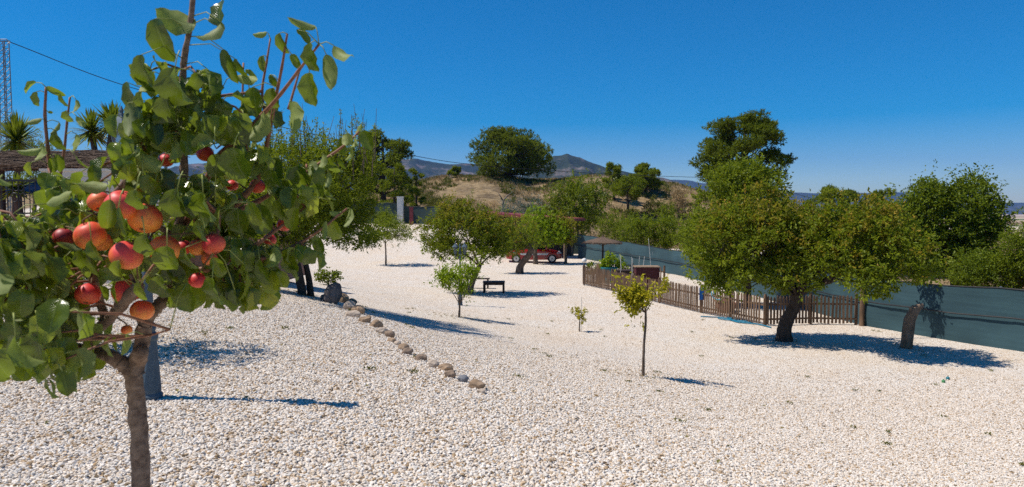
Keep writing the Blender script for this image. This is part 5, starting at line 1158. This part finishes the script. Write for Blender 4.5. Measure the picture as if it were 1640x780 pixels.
def hand(px, py, Lpx, a, wr=.75, d=1.2, face=0, tint=None, curl=.25, tilt=.15, roll=0, cup=.22):
    """one leaf drawn out where the photograph shows it: centre, length, tip direction (deg), width ratio, depth; face 1 shows the pale underside"""
    L = Lpx / F * d; ar = math.radians(a); D = Vector((math.cos(ar), rl_.uniform(-.3, .3) * tilt * 3, math.sin(ar))).normalized()
    Lpx *= 1.1; roll = roll or rl_.gauss(-.3, .35); n = Vector((math.sin(roll), -math.cos(roll), .0)) + Vector((0, 0, rl_.uniform(.2, .7))) ; n = -n if face else n
    c = U(px, py, d); base = c - D * L * .5
    leaf3(base, D, n, L, L * wr, rl_.uniform(.05, .75) if tint is None else tint, curl=curl * rl_.uniform(.3, 3.4), cup=rl_.uniform(.2, .8), twist=rl_.uniform(-.25, .25), wav=.6)
    q = SP - np.array(base); dist = np.linalg.norm(q, axis=1); i = int(dist.argmin())
    e = Vector(SP[i]) if dist[i] < .11 else base + Vector((rl_.uniform(-.01, .01), .01, .03))
    petiole(e, base)
HL = [(348, 17, 48, 100, .8, 1.27), (283, 38, 62, 175, .72, 1.29, 1), (254, 66, 74, -80, .52, 1.24), (343, 60, 54, -120, .5, 1.27, 1), (367, 108, 58, -75, .35, 1.3), (223, 123, 70, -100, .55, 1.2), (279, 140, 64, -95, .9, 1.17, 0, .1),
 (266, 178, 48, -90, .8, 1.19, 0, .05), (204, 163, 64, -85, .45, 1.22, 0, .2), (211, 196, 62, -80, .4, 1.21, 1), (240, 190, 46, -80, .6, 1.22, 0, .1), (344, 144, 52, -85, .5, 1.28), (320, 186, 46, -90, .75, 1.25, 0, .1), (408, 165, 50, -85, .62, 1.36, 0, .4),
 (437, 158, 34, -90, .7, 1.38, 0, .3), (414, 206, 52, -110, .6, 1.33, 1, .8), (376, 266, 58, -88, .9, 1.22, 0, .35), (416, 55, 22, -160, .5, 1.46, 1), (450, 72, 36, -80, .5, 1.36), (484, 40, 46, 170, .3, 1.28, 1), (488, 58, 32, -40, .5, 1.27, 0, .3), (498, 93, 46, -90, .82, 1.25, 0, .4),
 (550, 91, 46, -50, .5, 1.27, 1, .5), (528, 117, 60, -80, .42, 1.27, 1), (498, 144, 54, -88, .68, 1.26, 0, .5), (475, 190, 58, -70, .55, 1.3, 1, .7), (473, 98, 26, -60, .5, 1.36), (420, 102, 26, -90, .5, 1.46), (438, 130, 24, -60, .6, 1.4), (404, 118, 26, -30, .4, 1.42),
 (282, 246, 42, -80, .5, 1.22, 1, .9), (238, 261, 42, 160, .65, 1.2, 1, .95), (398, 128, 40, -20, .45, 1.35, 1, .9), (382, 110, 34, -70, .45, 1.34), (320, 232, 50, 185, .6, 1.2, 0, .3), (347, 268, 44, -90, .7, 1.24, 0, .2), (352, 215, 40, -60, .55, 1.3),
 # over and around the fruit
 (152, 402, 38, -70, .6, 1.14, 0, .5), (184, 436, 40, -110, .55, 1.12, 0, .5), (322, 372, 40, -80, .6, 1.18, 0, .3), (240, 300, 44, -60, .6, 1.18, 0, .4), (222, 470, 36, -85, .5, 1.16, 0, .6), (296, 418, 44, -95, .7, 1.17, 0, .3), (150, 300, 44, 185, .5, 1.2, 1, .7),
 (217, 323, 38, -95, .85, 1.10, 0, .25), (172, 348, 58, -100, .45, 1.12, 0, .15), (195, 356, 50, -75, .25, 1.11, 0, .4), (232, 398, 44, -92, .75, 1.10, 0, .05), (265, 418, 48, -95, .85, 1.12, 0, .45), (284, 326, 48, -90, .95, 1.16, 0, .25), (326, 334, 52, -92, .95, 1.16, 0, .35), (250, 318, 40, -80, .4, 1.2, 1),
 (340, 470, 52, -95, .85, 1.18, 0, .45), (300, 478, 50, -90, .8, 1.17, 0, .25), (258, 465, 48, -88, .85, 1.14, 0, .2), (283, 438, 40, -60, .6, 1.22, 0, .05), (380, 356, 44, -92, .85, 1.26, 0, .25), (406, 344, 42, -75, .6, 1.27, 0, .8), (345, 352, 46, -110, .3, 1.2, 0, .3), (420, 353, 52, -80, .65, 1.3, 0, .15),
 (433, 290, 38, -92, .8, 1.35, 0, .3), (478, 285, 38, -85, .85, 1.45, 0, .2), (468, 352, 42, -110, .6, 1.4, 0, .7), (445, 340, 40, -85, .5, 1.38, 0, .5), (499, 335, 44, -110, .28, 1.44, 1), (528, 315, 22, -90, .7, 1.5), (500, 270, 26, -90, .8, 1.48, 1), (466, 425, 36, -92, .8, 1.4, 0, .5), (440, 418, 46, -88, .5, 1.36, 1, .6), (442, 448, 44, -80, .5, 1.37, 0, .3),
 (400, 458, 50, -70, .45, 1.3, 1, .7), (388, 440, 36, -100, .4, 1.3, 0, .6), (418, 440, 50, -85, .4, 1.32, 0, .3), (374, 480, 34, -100, .5, 1.27, 0, .2), (350, 430, 40, -60, .5, 1.2, 0, .6), (535, 372, 38, -85, .65, 1.45, 0, .8), (510, 395, 36, -75, .5, 1.44, 0, .3), (562, 352, 36, -85, .4, 1.46, 1), (538, 345, 24, 200, .5, 1.46, 1, .6), (520, 372, 34, -95, .25, 1.42, 1),
 (548, 235, 30, -90, .5, 1.53, 0, .3), (556, 225, 24, -100, .7, 1.52, 1, .9), (570, 235, 30, -85, .3, 1.53, 1, .7), (588, 225, 34, -70, .6, 1.55, 0, .3), (575, 208, 20, 60, .5, 1.54, 1), (533, 268, 34, -88, .7, 1.51, 0, .35), (518, 262, 30, -95, .5, 1.51, 1), (526, 290, 30, -88, .35, 1.5, 1), (562, 250, 26, -95, .3, 1.53, 1, .7), (546, 262, 24, -80, .5, 1.53),
 # left shoots
 (46, 139, 28, -150, .5, 1.45, 0, .6), (56, 159, 24, -100, .65, 1.45, 0, .5), (88, 147, 30, -30, .35, 1.45, 0, .7), (100, 160, 26, -70, .45, 1.46, 0, .5), (124, 172, 24, -85, .45, 1.5, 1), (106, 190, 24, -90, .8, 1.5, 0, .4), (81, 180, 8, -10, .6, 1.46, 0, .6), (130, 197, 24, -60, .4, 1.5, 1), (88, 206, 24, -120, .45, 1.48, 1), (55, 195, 26, -160, .35, 1.45, 1),
 (94, 226, 32, -80, .7, 1.48, 0, .2), (122, 230, 30, -90, .5, 1.5, 1), (68, 247, 26, -92, .7, 1.45, 1, .8), (50, 243, 36, 200, .4, 1.45, 1, .6), (95, 262, 30, -80, .5, 1.48, 0, .2), (128, 262, 28, -60, .3, 1.5, 0, .6), (45, 272, 26, -110, .6, 1.43, 0, .9), (85, 265, 26, -88, .5, 1.46),
 # sprigs low on the left
 (143, 560, 34, -88, .75, 1.2, 0, .35), (172, 558, 34, -88, .75, 1.18, 0, .4), (201, 552, 36, -100, .4, 1.17, 1, .7), (183, 552, 26, -90, .3, 1.19, 0, .5), (121, 610, 42, -100, .7, 1.24, 0, .5), (102, 580, 42, -90, .85, 1.22, 0, .4), (72, 628, 46, -110, .35, 1.28, 0, .3), (84, 610, 40, -80, .5, 1.28, 0, .2), (88, 622, 34, -60, .3, 1.28, 1), (18, 532, 40, -85, .75, 1.15, 0, .5),
 (60, 560, 60, -95, .8, 1.0, 0, .1), (22, 570, 70, -100, .7, .95, 0, .1), (0, 590, 60, -70, .6, .95, 0, .15), (30, 434, 42, 175, .45, 1.12, 1, .8), (70, 455, 44, -60, .6, 1.14, 0, .3), (0, 410, 70, -80, .6, .9, 0, .05), (-22, 350, 70, -100, .5, .9, 0, .05), (-14, 285, 50, -85, .5, .95, 0, .3), (-10, 460, 80, -60, .7, .9, 1, .2), (115, 300, 44, -30, .35, 1.25, 0, .7), (98, 318, 50, 20, .4, 1.22, 1, .8), (75, 356, 40, -85, .5, 1.3, 0, .5),
 (175, 440, 40, -30, .45, 1.18, 0, .5), (130, 420, 40, -88, .7, 1.2, 0, .35), (148, 424, 42, -85, .45, 1.19, 0, .15), (105, 432, 44, -95, .3, 1.2, 0, .5), (180, 470, 40, -100, .4, 1.17, 0, .6), (112, 396, 36, 170, .3, 1.22, 1, .5), (70, 410, 34, -100, .5, 1.25, 0, .3)]
for h in HL: hand(*h)
# fruiting spurs: short twigs on the branches, each with a rosette of hanging leaves
EL = [(60, 470, 90, 110, 50, .95, 1.4), (130, 400, 110, 100, 40, 1.15, 1.5), (120, 530, 80, 50, 22, 1.2, 1.42), (290, 300, 100, 90, 28, 1.2, 1.5), (240, 220, 60, 60, 16, 1.2, 1.38), (255, 150, 50, 45, 7, 1.22, 1.36), (340, 170, 50, 40, 5, 1.3, 1.4), (300, 190, 60, 80, 12, 1.22, 1.42), (330, 420, 100, 60, 20, 1.2, 1.5), (390, 330, 70, 90, 24, 1.3, 1.5), (400, 430, 60, 44, 10, 1.3, 1.48),
      (450, 300, 60, 70, 10, 1.4, 1.55), (400, 220, 60, 60, 9, 1.35, 1.5), (10, 430, 60, 110, 22, .85, 1.2), (80, 330, 60, 60, 12, 1.35, 1.6), (30, 560, 70, 40, 9, 1.0, 1.35), (210, 440, 60, 70, 10, 1.28, 1.5), (480, 420, 40, 30, 3, 1.4, 1.48), (-60, 450, 60, 160, 24, .95, 1.5), (200, 300, 60, 60, 10, 1.3, 1.5)]
for ex, ey, erx, ery, cnt, d0, d1 in EL:
    for _ in range(int(cnt * .85)):
        for _try in range(30):
            a = rl_.uniform(0, 6.283); r = math.sqrt(rl_.random()); px, py, d = ex + erx * r * math.cos(a), ey + ery * r * math.sin(a), rl_.uniform(d0, d1); c = U(px, py, d)
            q = np.linalg.norm(SP - np.array(c), axis=1); i = int(q.argmin())
            if q[i] < .17 and q[i] > .012: break
        else: continue
        s0 = Vector(SP[i]); mid = (s0 + c) / 2 + Vector((rl_.uniform(-.01, .01), rl_.uniform(-.01, .01), .012)); keep = []
        nl = rl_.randint(4, 7); a0 = rl_.uniform(0, 6.28)
        for k in range(nl):
            a = a0 + k * 6.283 / nl + rl_.uniform(-.4, .4); out = Vector((math.cos(a), math.sin(a), rl_.uniform(-.3, .6))).normalized(); Lp = rl_.uniform(.018, .04); b0 = c + out * Lp * .8 + Vector((0, 0, rl_.uniform(-.004, .012)))
            L = rl_.uniform(.030, .054); D = (out * rl_.uniform(.25, .8) + Vector((0, 0, -rl_.uniform(.5, 1.1)))).normalized(); ctr = b0 + D * L * .5
            if ctr.y < .62: continue
            bad = False
            for fc, fr, fd in FC:
                if (ctr - fc).length < fr * 1.05: bad = True; break
                if ctr.y < fd:
                    u = ctr * (fc.y / ctr.y)
                    if (u - fc).length < fr + L * .42: bad = True; break
            px2, py2 = proj(ctr)
            if 150 < px2 < 262 and 425 < py2 < 900 and rl_.random() < .5: bad = True
            if (px2 < 72 and 275 < py2 < 350) or (px2 < 200 and py2 < 285 and rl_.random() < .7) or (px2 > 180 and 520 < py2): bad = True
            if bad: continue
            n = (out * .8 + Vector((0, 0, .5)) + Vector((rl_.gauss(0, .35), rl_.gauss(0, .35), 0))).normalized()
            keep.append((b0, D, n, L))
        if len(keep) < 3: continue
        if any(((s0.lerp(c, q_) * (fc.y / s0.lerp(c, q_).y)) - fc).length < fr * 1.15 and s0.lerp(c, q_).y < fd + fr for fc, fr, fd in FC for q_ in (.15, .35, .5, .7, .9)): continue
        ssb.tube([s0, mid, c], [.0028, .0022, .0016], 5, wob=.2)
        for b0, D, n, L in keep:
            leaf3(b0, D, n, L, L * rl_.uniform(.58, .82), min(1, max(0, rl_.gauss(.42, .33))), curl=rl_.uniform(.1, 1.3), cup=rl_.uniform(.2, .95), twist=rl_.uniform(-.35, .35), wav=.7)
            petiole(c, b0)
ssb.build('shoot', shoot_mat, pt, smooth=True)
npmesh('foliage', np.array(LV), np.array(LF), pleaf, pt, tint=np.array(LT), uv=np.array(LUV), smooth=True)
pet.build('petioles', petiole_mat, pt, smooth=True)

def fruit_mat(name, red, org, k):
    m, t, b = new_mat(name); L = t.links; tc = N(t, 'ShaderNodeTexCoord'); n = N(t, 'ShaderNodeTexNoise', Scale=26.0, Detail=6, Roughness=.7); L.new(tc.outputs['Object'], n.inputs['Vector'])
    sp_ = N(t, 'ShaderNodeSeparateXYZ'); L.new(tc.outputs['Object'], sp_.inputs[0]); m1 = N(t, 'ShaderNodeMath', operation='MULTIPLY'); m1.inputs[1].default_value = 8.0; L.new(sp_.outputs[2], m1.inputs[0])
    m2 = N(t, 'ShaderNodeMath', operation='ADD'); L.new(n.outputs[0], m2.inputs[0]); L.new(m1.outputs[0], m2.inputs[1])
    r = ramp(t, [(.30 - k, org), (.62 - k * .6, red)]); L.new(m2.outputs[0], r.inputs[0])
    v = N(t, 'ShaderNodeTexVoronoi', Scale=420.0); L.new(tc.outputs['Object'], v.inputs['Vector']); rv = ramp(t, [(.10, (1, 1, 1)), (.22, (0, 0, 0))]); L.new(v.outputs['Distance'], rv.inputs[0])
    f = N(t, 'ShaderNodeMath', operation='MULTIPLY'); f.inputs[1].default_value = .35; L.new(rv.outputs[0], f.inputs[0]); c = mixc(t, f.outputs[0], r.outputs[0], (.75, .42, .18)); L.new(c, b.inputs['Base Color'])
    b.inputs['Roughness'].default_value = .5; b.inputs['Subsurface Weight'].default_value = .12; b.inputs['Subsurface Radius'].default_value = (.01, .004, .002); b.inputs['Subsurface Scale'].default_value = .5
    n2 = N(t, 'ShaderNodeTexNoise', Scale=120.0, Detail=3); L.new(tc.outputs['Object'], n2.inputs['Vector']); bp = N(t, 'ShaderNodeBump', Strength=.15, Distance=.001); L.new(n2.outputs[0], bp.inputs['Height']); L.new(bp.outputs[0], b.inputs['Normal']); return m
fm = {'r': fruit_mat('rosy_pear_skin', (.74, .060, .045), (.85, .28, .05), .02), 'o': fruit_mat('orange_pear_skin', (.74, .085, .028), (.88, .34, .05), -.02), 'c': fruit_mat('crimson_pear_skin', (.62, .030, .028), (.75, .18, .04), .08), 'd': fruit_mat('shaded_pear_skin', (.34, .015, .018), (.5, .06, .03), .1)}  # last skin is darkened: the shade on the far left pear is in its colour
stem_m = mvar('fruit_stem', (.10, .06, .03), (.2, .13, .06), 60, .8, .1, .001)
for i, (px, py, wd, d, k, lab) in enumerate(FR):
    rg = random.Random(i * 7 + 1); c = U(px, py, d); R = wd * .95 / F * d / 2; b = MB(); n = 24; rings = 16; prof = []
    for j in range(rings + 1):
        th = math.pi * j / rings; r = math.sin(th) * R * (1 + .03 * math.sin(2 * th)); z = -math.cos(th) * R * .90
        z += R * .22 * math.exp(-(r / (R * .28)) ** 2) * (1 if j < rings / 2 else -.7); prof.append((max(r, R * .012), z * (1.0 if j < rings / 2 else 1.04)))
    b.lathe(prof, (0, 0, 0), n)
    b.v = [(x * (1 + .05 * noise.noise(Vector((x, y, z)) * 30 + Vector((i, 0, 0)))), y * (1 + .05 * noise.noise(Vector((x, y, z)) * 30 + Vector((0, i, 0)))), z) for x, y, z in b.v]
    o = b.build('pear', fm[k], smooth=True); o.location = c; o.rotation_euler = (rg.uniform(-.5, .35), rg.uniform(-.4, .4), rg.uniform(0, 6))
    setp(o, lab, 'fruit', 'red pears hanging on the near tree')
    up_ = o.rotation_euler.to_matrix() @ Vector((0, 0, 1)); b = MB(); q = SP - np.array(c + up_ * R * 1.3); ii = int(np.linalg.norm(q, axis=1).argmin())
    e = Vector(SP[ii]) - c; e = e if e.length < .12 else up_ * R * 1.8
    b.tube([up_ * R * .74, up_ * R * 1.1, (up_ * R * 1.3 + e) / 2, e], [.0016, .0013, .0015, .002], 6); s_ = b.build('stem', stem_m, None, smooth=True); s_.parent = o; s_.matrix_parent_inverse = o.rotation_euler.to_matrix().to_4x4().inverted()
    b = MB(); 
    for j in range(5): a = j * 1.257; b.tube([Vector((.0008 * math.cos(a), .0008 * math.sin(a), -R * .70)), Vector((.004 * math.cos(a), .004 * math.sin(a), -R * .76)), Vector((.0055 * math.cos(a + .3), .0055 * math.sin(a + .3), -R * .74))], [.0012, .001, .0004], 4)
    s_ = b.build('calyx', stem_m, None); s_.parent = o
